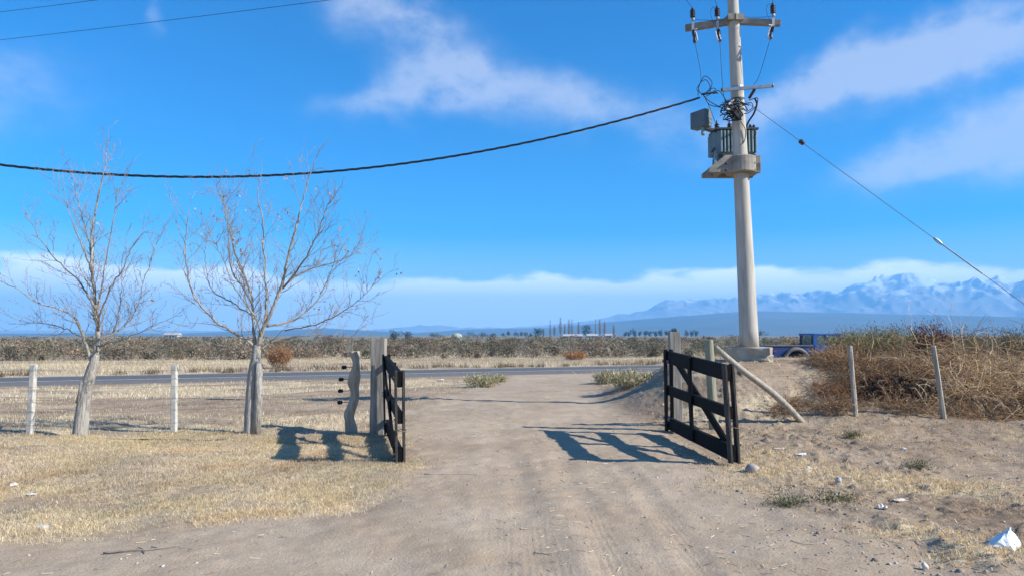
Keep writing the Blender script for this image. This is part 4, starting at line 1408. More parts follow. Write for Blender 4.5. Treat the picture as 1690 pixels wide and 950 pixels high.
dry_bush('sprawling tangle of dry tan canes behind the leaning fence stake', [(8.4, 14.4), (9.0, 14.0), (9.8, 14.2), (10.6, 14.0), (9.4, 15.0), (8.6, 13.4), (10.0, 13.2), (9.3, 13.3)], 2000, (.8, 1.9), (.3, 1.3), (1.4, 2.8), .95, rad=(.003, .009), pal=[(.46, .31, .17), (.56, .41, .24), (.34, .21, .11), (.64, .5, .32), (.18, .1, .05), (.48, .29, .14)])
hollow = dry_bush('low hollow brown bush arching over dark shade between the two fence stakes', [(7.1, 14.5), (7.5, 14.2), (8.0, 14.4), (7.5, 14.9), (7.8, 13.9), (7.0, 14.0)], 1500, (.6, 1.4), (.3, 1.1), (1.4, 2.6), 1.0, bias=(0, -.35, 0), pal=TAN[2:] + [(.2, .12, .06)])
shade_leaf_mass(hollow, 7.25, 13.5, .8, .32, .42, 3600)  # near-black mass added in place of the shadow in the hollow
dry_bush('rounded brown dead bush hiding the front of the blue pickup', [(6.8, 15.3), (6.95, 15.5), (6.9, 15.1)], 900, (.3, .62), (.5, 1.4), (1.0, 2.4), .8, pal=TAN, twL=.2)
dry_bush('big dry bush at the far end of the fence, half out of frame', [(11.4, 14.2), (12.2, 14.0), (11.8, 15), (12.8, 14.8)], 1200, (1.1, 2.3), (.5, 1.3), (1.6, 3.0), 1.0)
dry_bush('small brown weed clump at the foot of the first fence stake', [(5.75, 13.0), (6.0, 13.1)], 260, (.2, .5), (.5, 1.2), (.8, 2.0), .9, rad=(.002, .004), pal=TAN[2:], twL=.12)
dry_bush('low brown weed clump beside the foot of the leaning fence stake', [(7.0, 12.9), (7.3, 13.0), (6.7, 13.1)], 380, (.25, .6), (.4, 1.1), (.8, 2.0), .9, rad=(.002, .004), pal=TAN, twL=.12)

dry_bush('reddish weed clump on the bank slope uphill of the first fence stake', [(6.3, 13.6), (6.6, 13.8), (6.0, 13.7)], 420, (.25, .6), (.3, 1.1), (.8, 2.0), .9, rad=(.002, .005), pal=TAN[4:] + [(.3, .16, .09)], twL=.14)
dry_bush('brown weed clump trailing along the fence line below the sprawling tangle', [(8.5, 12.75), (9.0, 12.7), (9.6, 12.75), (8.0, 12.85)], 520, (.25, .6), (.3, 1.1), (.8, 2.2), .9, rad=(.002, .005), pal=TAN, twL=.14)
dry_bush('small dark weed clump where the brace pole meets the ground', [(5.0, 13.1), (5.3, 13.3)], 200, (.15, .4), (.3, 1.1), (.8, 2.0), .9, rad=(.002, .004), pal=TAN[4:], twL=.1)
dry_bush('loose pale thick canes arching out of the sprawling tangle toward the fence', [(8.5, 13.5), (9.2, 13.3), (9.9, 13.4), (7.6, 13.6), (10.5, 13.4)], 130, (.7, 1.6), (.4, 1.3), (1.4, 3.0), .8, rad=(.007, .012), pal=[(.6, .47, .3), (.5, .38, .24), (.64, .53, .37)], bias=(0, -.25, 0), per=2, twL=.25)


def leafy_shrub(label, x, y, h, w, n, pal, name='green_shrub', stems=70, leaf=.03, lean=.35, cat='shrub', zoff=0, flat=.5):
    z = Hs(x, y) + zoff
    root = empty(name, (x, y, z)); tag(root, label, cat)
    nS = stems; a = RNG.uniform(0, 2 * np.pi, nS); r = RNG.uniform(0, 1, nS) ** .5
    p = np.stack([x + np.cos(a) * r * w * .25, y + np.sin(a) * r * w * .25, np.full(nS, z)], 1)
    tip = np.stack([x + np.cos(a) * r * w * .5 + RNG.normal(0, .06, nS), y + np.sin(a) * r * w * .5 + RNG.normal(0, .06, nS), z + h * (1 - .45 * r ** 2) * RNG.uniform(.72, 1.05, nS)], 1)
    t = np.linspace(0, 1, 6)[None, :, None]
    P_ = p[:, None] * (1 - t) + tip[:, None] * t + RNG.normal(0, .025, (nS, 6, 3)) * t
    V, Q, C = cane_tubes(P_, RNG.uniform(.004, .008, nS), tints(nS, [(.2, .15, .1), (.28, .22, .14)]))
    tri_mesh('stems', V - np.array((x, y, z)), Q, M['stem'], col=C, parent=root, quads=True)
    i = RNG.integers(0, nS, n); tt = RNG.uniform(.25, 1.03, n) ** .8
    c = p[i] * (1 - tt[:, None]) + tip[i] * tt[:, None] + RNG.normal(0, 1, (n, 3)) * np.array([.09, .09, .07]) * (.4 + w * .5)
    u = RNG.normal(0, 1, (n, 3)); u[:, 2] = np.abs(u[:, 2]) + .6; u /= np.linalg.norm(u, axis=1, keepdims=True)
    v = np.cross(u, RNG.normal(0, 1, (n, 3))); v /= np.linalg.norm(v, axis=1, keepdims=True)
    l_ = leaf * RNG.uniform(.6, 1.6, (n, 1))
    V = np.stack([c - v * l_ * .22, c + v * l_ * .22, c + u * l_ * 1.6], 1).reshape(-1, 3)
    C = np.repeat(tints(n, pal, .3), 3, 0)
    tri_mesh('foliage', V - np.array((x, y, z)), np.arange(n * 3).reshape(-1, 3), M['leafy'], col=C, parent=root)
    for o in root.children: o['kind'] = 'stuff'
    return root


GREEN = [(.20, .20, .085), (.25, .24, .11), (.15, .16, .07), (.36, .29, .16), (.14, .12, .065)]
DULL = [(.10, .10, .06), (.15, .135, .08), (.07, .075, .045), (.2, .165, .1)]
for px, Y, h, w, lab in ((1405, 18.2, .8, 1.3, 'pale green shrub directly behind the rounded brown dead bush'), (1440, 18.8, 1.0, 1.7, 'feathery green shrub behind the first fence stake'),
                         (1490, 18.0, .95, 1.5, 'green shrub beside the dark red weed, on its near side to the pole'), (1570, 19.0, 1.05, 1.7, 'olive shrub just beyond the dark red weed'),
                         (1400, 22.0, 1.5, 2.0, 'dark green shrub on the skyline above the first fence stake'), (1640, 20.0, 1.2, 2.0, 'dull green shrub behind the sprawling dry tangle'),
                         (1705, 19.0, 1.15, 1.8, 'green shrub at the frame edge above the tangle of canes')):
    leafy_shrub(lab, at(px, 550, Y).x, Y, h * .88, w, 3600, GREEN if px < 1520 else DULL, leaf=.035, stems=110)
leafy_shrub('spiky dark red weed standing above the dry bushes', at(1534, 550, 15.9).x, 15.9, .95, .8, 2600, [(.12, .035, .03), (.16, .06, .04), (.08, .03, .025)], 'red_weed', 60, .03, cat='weed')
leafy_shrub('thin dark seed stalks poking above the sprawling dry tangle', at(1638, 550, 15.5).x, 15.5, 1.0, .6, 160, [(.1, .06, .04)], 'seed_stalks', 16, .02, cat='weed')
for px, py, h, w, lab in ((1300, 832, .05, .28, 'small dark green weed at the edge of the drive near the stone'), (1376, 831, .055, .34, 'small green weed by the start of the earth ridge'),
                          (1512, 770, .06, .26, 'small green weed beyond the straw patch'), (1404, 724, .11, .2, 'small green weed in front of the first fence stake')):
    g_ = G(px, py); leafy_shrub(lab, g_.x, g_.y, h, w, 700, [(.07, .10, .04), (.1, .13, .05), (.14, .14, .07)], 'green_weed', 20, .014, cat='weed')
for px, py, h, w, lab in ((793, 638, .42, 1.5, 'pale green tussock on the verge by the road, nearer the edge-on gate'), (1003, 632, .4, 1.2, 'grey-green tussock on the verge beside the mound foot'),
                          (1045, 634, .35, 1.3, 'straw-green tussock between the grey-green one and the braced gate'), (822, 630, .3, .9, 'small pale tussock touching the road end of the drive')):
    g_ = G(px, py); leafy_shrub(lab, g_.x, g_.y, h, w, 2200, [(.38, .33, .18), (.48, .41, .25), (.27, .26, .14)], 'tussock', 60, .05, cat='tussock')
g_ = G(461, 607); leafy_shrub('round rust-orange bush beyond the road behind the straight bare tree', g_.x, g_.y, 1.75, 1.9, 3200, [(.36, .19, .09), (.42, .25, .13), (.28, .14, .07)], 'orange_bush', 160, .09, cat='bush')
g_ = G(949, 593); leafy_shrub('low rust-orange bush beyond the road seen through the open gateway', g_.x, g_.y, .8, 2.4, 2600, [(.40, .18, .07), (.46, .25, .11), (.3, .13, .05)], 'orange_bush', 120, .09, cat='bush')


def shrubland():
    """the scrub beyond the road that reads as one grey-olive belt"""
    nS = 2100
    t = RNG.uniform(0, 1, nS); s = 80 + 210 * t ** 1.8; x = RNG.uniform(-.82, .9, nS) * (s + 60); y = s + SL * x * .35
    k = (y > 62) & (y - SL * x > 58); x, y = x[k], y[k]; nS = len(x)
    big = fbm(x * .03, y * .03, 3, 151); h = RNG.uniform(.45, 2.3, nS) * (.5 + .9 * big); w = h * RNG.uniform(1.0, 1.9, nS)
    near = np.hypot(x, y) < 130; per = np.where(near, 300, 110); idx = np.repeat(np.arange(nS), per); n = len(idx)
    a = RNG.uniform(0, 2 * np.pi, n); r = RNG.uniform(0, 1, n) ** .55; zz = RNG.uniform(0, 1, n) ** .8
    prof = np.sqrt(np.clip(1 - (zz - .25) ** 2 / .62, .05, 1)); lob = 1 + .3 * np.sin(3 * a + idx)
    px_ = x[idx] + np.cos(a) * r * w[idx] * .55 * prof * lob; py_ = y[idx] + np.sin(a) * r * w[idx] * .55 * prof * lob
    c = np.stack([px_, py_, terrain_base(px_, py_) + zz * h[idx]], 1)
    u = RNG.normal(0, 1, (n, 3)); u[:, 2] = np.abs(u[:, 2]) * 1.3; u /= np.linalg.norm(u, axis=1, keepdims=True); v = np.cross(u, RNG.normal(0, 1, (n, 3))); v /= np.linalg.norm(v, axis=1, keepdims=True)
    l_ = (RNG.uniform(.07, .2, n) * np.where(near, 1, 1.7)[idx])[:, None]
    V = np.stack([c - v * l_ * .35, c + v * l_ * .35, c + u * l_ * 1.5], 1).reshape(-1, 3)
    tone = np.array([(.25, .20, .135), (.19, .17, .105), (.31, .25, .165), (.15, .14, .085), (.28, .20, .13), (.36, .30, .21)])[RNG.integers(0, 6, nS)] * RNG.uniform(.5, 1.15, (nS, 1))
    C = np.repeat(tone[idx] * RNG.uniform(.6, 1.35, (n, 1)), 3, 0)
    o = tri_mesh('shrubland', V, np.arange(n * 3).reshape(-1, 3), M['leafy'], col=C); tag(o, 'grey-olive desert scrub stretching beyond the road', kind='stuff')
    # dark stubby tufts along the far verge
    n = 260; xx = RNG.uniform(-60, 90, n); ss_ = 52.5 + RNG.gamma(2, .8, n); yy = ss_ + SL * xx; idx = np.repeat(np.arange(n), 40); m_ = len(idx)
    bx, by = xx[idx] + RNG.normal(0, .22, m_), yy[idx] + RNG.normal(0, .2, m_)
    blades('verge_weeds', bx, by, terrain_base(bx, by), RNG.uniform(.1, .5, m_), RNG.uniform(.03, .05, m_), tints(m_, [(.2, .14, .09), (.26, .19, .11), (.15, .12, .07)]), RNG.uniform(.1, .6, m_), M['blade'], label='dark dead weeds dotted along the far edge of the road', segs=1)


shrubland()


# ------------------------------------------------------------------ far trees and buildings
def crown_mesh(n, rx, rz, zc, leaf, pal, lobes, seed):
    r = np.random.default_rng(seed); L_ = [(r.normal(0, .45) * rx, r.normal(0, .45) * rx, zc + r.normal(0, .35) * rz, r.uniform(.45, .75)) for _ in range(lobes)]
    i = r.integers(0, lobes, n); Lc = np.array(L_)[i]
    d = r.normal(0, 1, (n, 3)); d /= np.linalg.norm(d, axis=1, keepdims=True); q = r.uniform(.3, 1, n) ** .5
    c = Lc[:, :3] + d * (q * Lc[:, 3])[:, None] * np.array([rx, rx, rz])
    u = r.normal(0, 1, (n, 3)); u /= np.linalg.norm(u, axis=1, keepdims=True); v = np.cross(u, r.normal(0, 1, (n, 3))); v /= np.linalg.norm(v, axis=1, keepdims=True)
    l_ = leaf * r.uniform(.6, 1.5, (n, 1)); V = np.stack([c - v * l_ * .6, c + v * l_ * .6, c + u * l_ * 1.2], 1).reshape(-1, 3)
    pal = np.array(pal); C = np.repeat(pal[r.integers(0, len(pal), n)] * r.uniform(.7, 1.3, (n, 1)), 3, 0)
    return V, np.arange(n * 3).reshape(-1, 3), C


def far_tree(name, label, px, pybase, Y, h, w, kind, group=None):
    x = at(px, 550, Y).x; z = float(terrain_base(x, Y))
    root = empty(name, (x, Y, z)); tag(root, label, 'tree', group); sd = int(abs(px) * 7) % 9973
    if kind == 'poplar':
        MB().tube([(x, Y, z), (x + .1, Y, z + h * .5), (x, Y, z + h)], [.3, .2, .04], 6).build('trunk', M['twig'], root)
        r = np.random.default_rng(sd); n = 260; t = r.uniform(.1, .97, n); a = r.uniform(0, 2 * np.pi, n); L_ = w * r.uniform(.35, .75, n) * np.clip(1.2 - t, .25, 1)
        p = np.stack([np.zeros(n), np.zeros(n), h * t], 1); e = p + np.stack([np.cos(a) * L_, np.sin(a) * L_, L_ * r.uniform(2.2, 4, n)], 1); e[:, 2] = np.minimum(e[:, 2], h * 1.02)
        P_ = np.stack([p, (p + e) / 2 + np.stack([np.cos(a) * L_ * .15, np.sin(a) * L_ * .15, 0 * a], 1), e], 1)
        V, Q, C = cane_tubes(P_, np.full(n, .035), tints(n, [(.2, .17, .15), (.26, .21, .18), (.15, .125, .115)])); tri_mesh('crown', V, Q, M['stem'], col=C, parent=root, quads=True)
    else:
        MB().tube([(x, Y, z), (x, Y, z + h * .5)], [.25, .15], 6).build('trunk', M['twig'], root)
        pal = {'dark': [(.045, .06, .04), (.06, .075, .045), (.03, .045, .03)], 'olive': [(.11, .11, .06), (.08, .085, .05)], 'brown': [(.2, .14, .1), (.14, .1, .07)]}[kind]
        V, T, C = crown_mesh(700, w / 2, h * .42, h * .56, max(.12, h * .05), pal, 7, sd); tri_mesh('crown', V, T, M['leafy'], col=C, parent=root)


ORD = ['first', 'second', 'third', 'fourth', 'fifth', 'sixth', 'seventh', 'eighth', 'ninth', 'tenth', 'eleventh', 'twelfth', 'thirteenth']
for i, (px, top, w) in enumerate(((897, 545, 1.2), (908, 532, 1.1), (915, 541, 1.4), (925, 528, 1.9), (932, 538, 1.3), (939, 531, 1.7), (944, 530, 1.3), (955, 535, 1.6), (983, 530, .9), (990, 531, 1.8), (998, 534, 1.9), (1013, 539, 1.4))):
    far_tree('poplar_tree', ORD[i] + ' slim leafless poplar of the far row, counted from the storage dome side', px, 558, 600, (560 - top) / FPX * 600 * 1.05, w * 1.6, 'poplar', 'far row of leafless poplars')
for px, top, w, Y, kind, lab in ((889, 543, 9, 590, 'dark', 'dark round tree at the near end of the far poplar row'), (967, 542, 7.5, 585, 'dark', 'dark round tree standing among the far poplars'),
                                 (650, 545, 5.5, 300, 'dark', 'dark green far tree just past the thick gate post, taller of two'), (672, 547, 5, 305, 'dark', 'dark green far tree just past the thick gate post, shorter of two'),
                                 (1113, 541, 4.2, 420, 'dark', 'small dark tree peeking above the square post by the braced gate'), (536, 547, 4.5, 165, 'brown', 'dark brown broad tree beyond the scrub, larger lobe left of the twisted post'),
                                 (551, 548, 4.5, 168, 'brown', 'dark brown broad tree beside its twin, left of the twisted post'), (267, 558, 5, 420, 'dark', 'small dark far tree between the two bare trees, nearer the leaning one'),
                                 (299, 560, 6.5, 430, 'olive', 'low olive far tree between the two bare trees, nearer the straight one'), (57, 567, 3, 300, 'dark', 'tiny dark far tree above the first whitewashed post'),
                                 (342, 561, 3.5, 380, 'dark', 'tiny dark far tree left of the straight bare trunk'), (380, 562, 4, 380, 'dark', 'small dark far tree close to the straight bare trunk'),
                                 (490, 559, 4, 380, 'dark', 'small dark far tree right of the straight bare trunk'), (715, 551, 6, 420, 'olive', 'olive far tree left of the pale storage dome'),
                                 (782, 551, 9, 450, 'olive', 'wide olive far tree right of the pale storage dome'), (796, 552, 6, 455, 'dark', 'dark far tree second to the right of the pale dome'), (812, 552, 6, 450, 'dark', 'dark far tree third to the right of the pale dome'),
                                 (1250, 546, 8, 300, 'olive', 'olive far tree just behind the utility pole base')):
    far_tree('far_tree', lab, px, 560, Y, max(2.0, (560 - top) / FPX * Y + 1.0), w * (1.0 if Y > 250 else 1), kind)
for i, px in enumerate((1032, 1039, 1047, 1056, 1065, 1073, 1081, 1090, 1099, 1106, 1133, 1141, 1149)):
    far_tree('orchard_tree', ORD[i] + ' small round tree of the far orchard row, counted from the poplars', px, 556, 800, 7.0 + (i * 37 % 5) * .4, 4.6, 'dark', 'far orchard row')
for i, px in enumerate((830, 838, 852, 861, 868, 876)):
    far_tree('orchard_tree', ORD[i] + ' small olive tree between storage dome and poplars, counted from the dome', px, 556, 800, 5.5 + (i * 29 % 5) * .5, 4.4, 'olive', 'far row by the poplars')


def far_house(label, px, Y, w, d, h, wall, roofm, rot=0.0):
    x = at(px, 550, Y).x; z = float(terrain_base(x, Y))
    root = empty('farmhouse', (x, Y, z)); tag(root, label, 'house')
    MB().box((x, Y, z + h / 2), (w, d, h)).build('wall', wall, root)
    b = MB(); e = .5; vs = [(x - w / 2 - e, Y - d / 2 - e, z + h), (x + w / 2 + e, Y - d / 2 - e, z + h), (x + w / 2 + e, Y + d / 2 + e, z + h), (x - w / 2 - e, Y + d / 2 + e, z + h), (x - w / 2 - e, Y, z + h + 1.6), (x + w / 2 + e, Y, z + h + 1.6)]
    b.add(vs, [(0, 1, 5, 4), (2, 3, 4, 5), (1, 2, 5), (3, 0, 4), (3, 2, 1, 0)]); b.build('roof', roofm, root)
    for k in (-.25, .2): MB().box((x + w * k, Y - d / 2 - .02, z + h * .55), (1.2, .08, 1.1)).build('window', M['trans_dark'], root)
    MB().box((x, Y - d / 2 - .02, z + 1.05), (1, .08, 2.1)).build('door', M['gate_end'], root)


far_house('far white farmhouse with grey roof beside the poplar row', 977, 560, 8, 6, 1.9, M['wall'], M['roof'])
far_house('far reddish farm shed below the leafless poplars', 945, 575, 15, 7, 1.7, M['brickred'], M['roof'])
far_house('far small white house just past the poplar row', 1004, 565, 5, 5, 2.0, M['wall'], M['wall'])
far_house('far pale house beyond the scrub between the two bare trees', 285, 520, 10, 7, 2.6, M['wall'], M['roof'])
x, Y = at(754, 550, 430).x, 430.0; z = float(terrain_base(x, Y))
root = empty('storage_dome', (x, Y, z)); tag(root, 'far pale round storage dome left of the poplars', 'dome')
MB().lathe([(3.3, 0), (3.3, 1.6), (3.0, 2.5), (2.2, 3.2), (1.1, 3.6), (.2, 3.7)], (x, Y, z), (0, 0, 1), 20).build('shell', mat('dome_cover', (.40, .42, .34), (.32, .34, .27), 1, bump=0), root, smooth=True)
MB().box((x - 6, Y, z + 1.2), (4.5, 5, 2.4)).build('annex', M['wall'], root)


# ------------------------------------------------------------------ blue pickup behind the bank
def build_pickup():
    Y, W_ = 30.0, 1.6
    xw = at(1302, 590, Y).x; z0 = Hs(xw, Y)
    root = empty('pickup_truck', (xw + 1.2, Y, z0)); tag(root, 'old blue pickup truck with grey rear fender parked behind the earth bank', 'truck')
    R_ = .37; zc = z0 + R_

    def side(name, prof, y0, y1, mt, bev=.03):
        b = MB(); m_ = len(prof); vs = [(x, y0, z) for x, z in prof] + [(x, y1, z) for x, z in prof]
        b.add(vs, [tuple(range(m_)), tuple(range(2 * m_ - 1, m_ - 1, -1))] + [(i, i + m_, (i + 1) % m_ + m_, (i + 1) % m_) for i in range(m_)])
        return b.build(name, mt, root, bevel=bev)

    def arch(xc, r, n=9): return [(xc + r * math.cos(math.pi * k / n), zc + r * math.sin(math.pi * k / n)) for k in range(n + 1)]
    lo, bt = z0 + .32, z0 + .98
    side('bed', [(xw - 1.25, lo + .05), (xw - .5, lo)] + arch(xw, .44)[::-1] + [(xw + .75, lo), (xw + .75, bt), (xw - 1.25, bt)], Y - .74, Y + .74, mat('dark_blue_paint', (.022, .06, .2), (.016, .045, .14), 3, rough=.5, bump=.05))
    side('cab', [(xw + .76, lo), (xw + 1.95, lo), (xw + 1.95, bt + .05), (xw + .76, bt + .05)], Y - .8, Y + .8, M['blue'])
    x2 = xw + 2.65
    side('hood', [(xw + 1.96, lo)] + arch(x2, .44)[::-1] + [(xw + 3.3, lo), (xw + 3.3, bt - .1), (xw + 1.96, bt + .03)], Y - .76, Y + .76, M['blue'])
    rt = z0 + 1.46
    MB().box((xw + 1.35, Y, rt), (1.25, 1.5, .09)).build('roof', M['blue'], root, bevel=.03)
    for yy in (Y - .72, Y + .72):
        for xa, xb in ((xw + .80, xw + .84), (xw + 1.3, xw + 1.3), (xw + 1.93, xw + 1.8)):
            MB().beam((xa, yy, bt), (xb, yy, rt), .12 if xa < xw + 1 else .07, .06, up=(1, 0, 0)).build('pillar', M['blue'], root)
        MB().box((xw + 1.32, yy, (bt + rt) / 2), (1.0, .012, rt - bt - .1)).build('side_window', M['glass'], root)
    MB().box((xw + .82, Y, (bt + rt) / 2), (.012, 1.35, rt - bt - .1)).build('rear_window', M['glass'], root)
    MB().beam((xw + 1.93, Y, bt), (xw + 1.8, Y, rt), 1.35, .012, up=(0, 1, 0)).build('windscreen', M['glass'], root)
    b = MB(); n = 14
    for yy, s_ in ((Y - .76, -1), (Y + .76, 1)):
        vs, fs = [], []
        for k in range(n + 1):
            t = math.pi * (k / n * 1.06 - .03)
            for r, o_ in ((.43, .02), (.43, .13), (.52, .15), (.58, .02)): vs.append((xw + r * math.cos(t), yy + s_ * o_, zc + r * math.sin(t)))
        for k in range(n):
            for j in range(4): fs.append((4 * k + j, 4 * k + (j + 1) % 4, 4 * k + 4 + (j + 1) % 4, 4 * k + 4 + j))
        MB().add(vs, fs).build('rear_fender', M['rust'], root, smooth=True)
    for xc in (xw, x2):
        for yy, s_ in ((Y - .68, -1), (Y + .68, 1)):
            w_ = MB().lathe([(.22, -.1), (.33, -.11), (R_, -.07), (R_, .07), (.33, .11), (.22, .1)], (xc, yy, zc), (0, s_, 0), 24).build('tyre', M['rubber'], root, smooth=True)
            MB().lathe([(.22, -.06), (.22, .06), (.17, .075), (.08, .06), (.07, .1), (.02, .1)], (xc, yy, zc), (0, s_, 0), 18).build('rim', M['steel'], w_, smooth=True)
    for yy in (Y - .6, Y + .6): MB().box((xw - 1.27, yy, z0 + .7), (.05, .12, .2)).build('tail_light', M['red'], root, bevel=.01)
    MB().box((xw - .85, Y - .755, z0 + .76), (.1, .02, .05)).build('side_marker', M['red'], root)
    MB().box((xw - 1.38, Y, z0 + .45), (.09, 1.5, .12)).build('rear_bumper', M['steel'], root, bevel=.02)
    MB().box((xw - .25, Y - .745, bt + .02), (1.95, .05, .05)).build('bed_rail', M['rust'], root, bevel=.01)
    n = 60; P_ = np.stack([np.stack([RNG.uniform(xw - .2, xw + .6, n), RNG.uniform(Y - .5, Y + .5, n), np.full(n, bt - .1)], 1)] * 4, 1)
    P_ = P_ + np.cumsum(np.concatenate([np.zeros((n, 1, 3)), RNG.normal(0, .12, (n, 3, 3)) + np.array([0, 0, .1])], 1), 1)
    V, Q, C = cane_tubes(P_, RNG.uniform(.006, .014, n), tints(n, TAN)); o = tri_mesh('brushwood', V, Q, M['stem'], col=C, quads=True)
    tag(o, 'bundle of dry branches loaded in the bed of the blue pickup', 'branches')


build_pickup()


# ------------------------------------------------------------------ stone, rubbish, hose and sticks
def lump(name, px, py, r, mt, label, cat, sq=(1, 1, .8), amp=.2, group=None, seed=1):
    g_ = GP(px, py); bm = bmesh.new(); bmesh.ops.create_icosphere(bm, subdivisions=3, radius=1.0); rr = random.Random(seed)
    ph = [rr.uniform(0, 6) for _ in range(6)]
    for v in bm.verts:
        c = v.co; k = 1 + amp * (math.sin(2.1 * c.x + ph[0]) * math.sin(1.9 * c.y + ph[1]) + .5 * math.sin(4.3 * c.z + ph[2] + 2 * c.x) + .35 * math.sin(6 * c.y + ph[3]))
        v.co = Vector((c.x * sq[0], c.y * sq[1], c.z * sq[2])) * (r * k)
    me = bpy.data.meshes.new(name); bm.to_mesh(me); bm.free(); me.polygons.foreach_set('use_smooth', [True] * len(me.polygons))
    o = link_mesh(name, me, mt, None, g_ + Vector((0, 0, r * sq[2] * .6))); tag(o, label, cat, group); return o


lump('stone', 1242, 779, .075, M['rock'], 'rounded pinkish stone beside the free end of the braced gate', 'stone', amp=.12)


def scrap(name, px, py, w, d, h, mt, label, cat, seed, rz=0.0):
    """a crumpled thin sheet with thickness and folds"""
    rr = random.Random(seed); n = 7; g_ = GP(px, py); vs, fs = [], []
    H_ = [[rr.uniform(0, 1) ** 1.5 for _ in range(n)] for _ in range(n)]
    for j in range(n):
        for i in range(n):
            u, v = i / (n - 1) - .5, j / (n - 1) - .5; x = (u + rr.gauss(0, .05)) * w; y = (v + rr.gauss(0, .05)) * d
            k = max(0.0, 1 - 2.0 * math.hypot(u, v)); z = h * (k * .35 + .5 * H_[j][i] * (1 if k else .35)) + .008
            xr_, yr_ = x * math.cos(rz) - y * math.sin(rz), x * math.sin(rz) + y * math.cos(rz); vs.append((xr_, yr_, z))
    for j in range(n - 1):
        for i in range(n - 1): fs.append((j * n + i, j * n + i + 1, (j + 1) * n + i + 1, (j + 1) * n + i))
    me = bpy.data.meshes.new(name); me.from_pydata(vs, [], fs); o = link_mesh(name, me, mt, None, g_)
    s_ = o.modifiers.new('solid', 'SOLIDIFY'); s_.thickness = .003; tag(o, label, cat); return o


def bag():
    g_ = GP(1652, 901); rr = random.Random(4)
    prof = [(-.15, 0), (-.02, .03), (.02, .135), (.05, .15), (.1, .05), (.15, .0)]
    vs = []
    ring = [(-.165, -.04, .008), (-.09, -.075, .01), (.0, -.09, .006), (.09, -.07, .012), (.15, -.02, .008), (.12, .07, .006), (0, .1, .008), (-.1, .06, .006)]
    mid = [(-.105, -.025, .045), (-.05, -.055, .06), (.01, -.062, .07), (.07, -.045, .075), (.10, -.01, .07), (.085, .04, .07), (.02, .06, .08), (-.06, .035, .055)]
    top = [(-.012, -.02, .10), (.018, -.03, .128), (.05, -.026, .155), (.07, -.012, .162), (.076, .008, .15), (.06, .016, .14), (.035, .012, .12), (.0, .0, .108)]
    top = [(.052 + (x - .052) * .55, -.006 + (y + .006) * .4, z) for x, y, z in top]
    for r_ in (ring, mid, top): vs += [(x + rr.gauss(0, .014), y + rr.gauss(0, .012), max(.004, z + rr.gauss(0, .009))) for x, y, z in r_]
    fs = [(l * 8 + i, l * 8 + (i + 1) % 8, l * 8 + 8 + (i + 1) % 8, l * 8 + 8 + i) for l in range(2) for i in range(8)] + [tuple(range(16, 24)), tuple(range(7, -1, -1))]
    me = bpy.data.meshes.new('plastic_bag'); me.from_pydata(vs, [], fs); o = link_mesh('plastic_bag', me, M['plastic'], None, g_)
    bm = bmesh.new(); bm.from_mesh(me); bmesh.ops.subdivide_edges(bm, edges=bm.edges[:], cuts=2, use_grid_fill=True); bmesh.ops.triangulate(bm, faces=bm.faces[:])
    for v in bm.verts: v.co += Vector((rr.gauss(0, .0045), rr.gauss(0, .0045), abs(rr.gauss(0, .003))))
    bm.to_mesh(me); bm.free()
    tag(o, 'crumpled white plastic bag standing up on the ground in the near corner', 'bag')


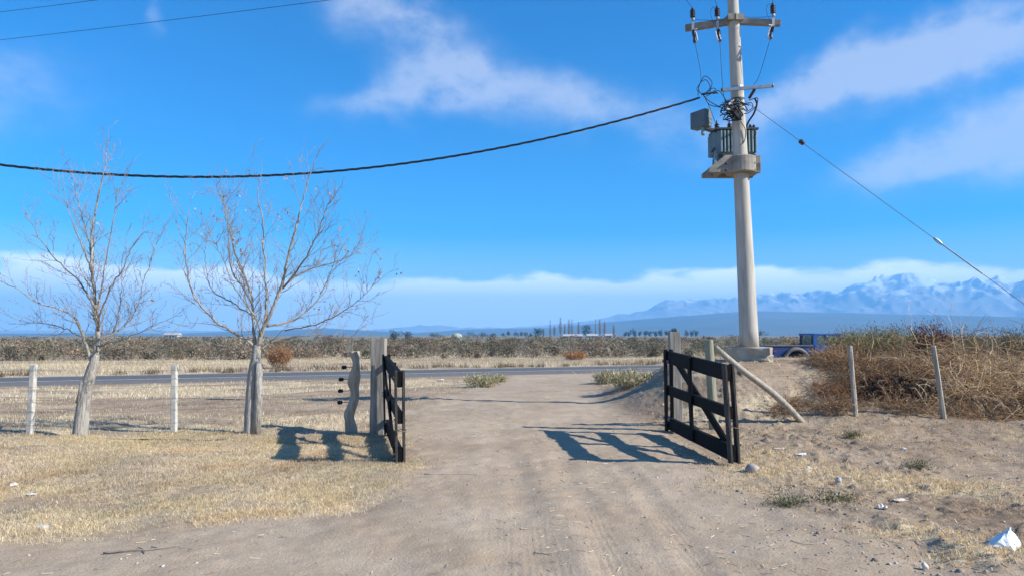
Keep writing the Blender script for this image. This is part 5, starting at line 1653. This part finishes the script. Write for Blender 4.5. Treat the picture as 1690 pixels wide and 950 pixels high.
bag()
for i, (px, py, w, d, h, m_, lab) in enumerate((
        (1286, 742, .16, .09, .02, 'paper', 'thin white scrap lying just behind the straw near the braced gate'), (1324, 751, .17, .1, .02, 'plastic', 'bright white scrap between the gate and the first fence stake'),
        (1334, 769, .12, .06, .03, 'plastic', 'narrow white scrap in the straw below the bright scrap'), (1310, 776, .15, .05, .01, 'paper', 'flat white strip lying in the straw nearest the stone'),
        (1400, 786, .09, .05, .012, 'paper', 'small white flake beside the grey lump in the straw'), (1486, 833, .13, .07, .02, 'paper', 'white scrap at the far side of the earth ridge'),
        (1456, 843, .11, .08, .05, 'paper', 'cream coloured fragment sitting on the start of the earth ridge'), (1491, 749, .08, .06, .03, 'plastic', 'small white scrap alone on bare earth beyond the straw'),
        (71, 872, .14, .08, .025, 'plastic', 'pale scrap at the near edge of the dry lawn'), (52, 815, .1, .06, .02, 'paper', 'small white scrap in the dry lawn'),
        (23, 800, .08, .06, .05, 'paper', 'tiny white crumple at the frame edge of the lawn'), (728, 627, .5, .3, .12, 'paper', 'distant white scrap on the verge near the road'))):
    scrap('litter_scrap', px, py, w, d, h, M[m_], lab, 'litter', 20 + i, i * .7)
lump('grey_lump', 1384, 796, .036, mat('dull_grey', (.42, .43, .43), (.3, .3, .3), 9), 'pale grey round lump in the straw patch', 'lump', amp=.15, seed=6)
lump('stone', 1527, 936, .028, M['paper'], 'small pale stone near the front edge of the straw', 'stone', sq=(.7, .7, 1.2), seed=8)


def stick(name, pxs, r, mt, label, cat, dz=.0, fork=None):
    pts = curve_pts([GP(a, b_, r + dz) for a, b_ in pxs], 5); b = MB(); b.tube(pts, [r * (1 - .5 * i / len(pts)) for i in range(len(pts))], 5, wob=.15)
    for f in fork or []:
        p2 = curve_pts([GP(a, b_, r + dz) for a, b_ in f], 4); b.tube(p2, r * .6, 5)
    o = b.build(name, mt, smooth=True); tag(o, label, cat)


stick('dead_branch', [(170, 916), (215, 913), (238, 913), (262, 910), (300, 903)], .007, M['twig'], 'thin forked dead branch lying on the dirt by the lawn edge', 'branch', .004, [[(238, 913), (240, 918)], [(238, 912), (228, 908)], [(262, 910), (250, 906)]])
b = MB(); pts = curve_pts([GP(a, b_, .012) for a, b_ in ((140, 722), (200, 724), (255, 727), (290, 728), (330, 730), (360, 728), (395, 723))], 8); b.tube(pts, .011, 6)
o = b.build('irrigation_hose', M['wire'], smooth=True); tag(o, 'black irrigation hose lying along the ground between the bare trees', 'hose')
stick('straw_stalk', [(1305, 892), (1330, 896), (1372, 891)], .004, M['pale_wood'], 'long pale stalk lying on the drive before the earth ridge', 'stalk', .004)
stick('straw_stalk', [(880, 909), (905, 911), (927, 907)], .004, M['pale_wood'], 'long pale stalk lying across the wheel track in the foreground', 'stalk', .004)
stick('straw_stalk', [(700, 784), (760, 783), (792, 784)], .004, M['pale_wood'], 'long pale stalk on the drive near the edge-on gate', 'stalk', .004)
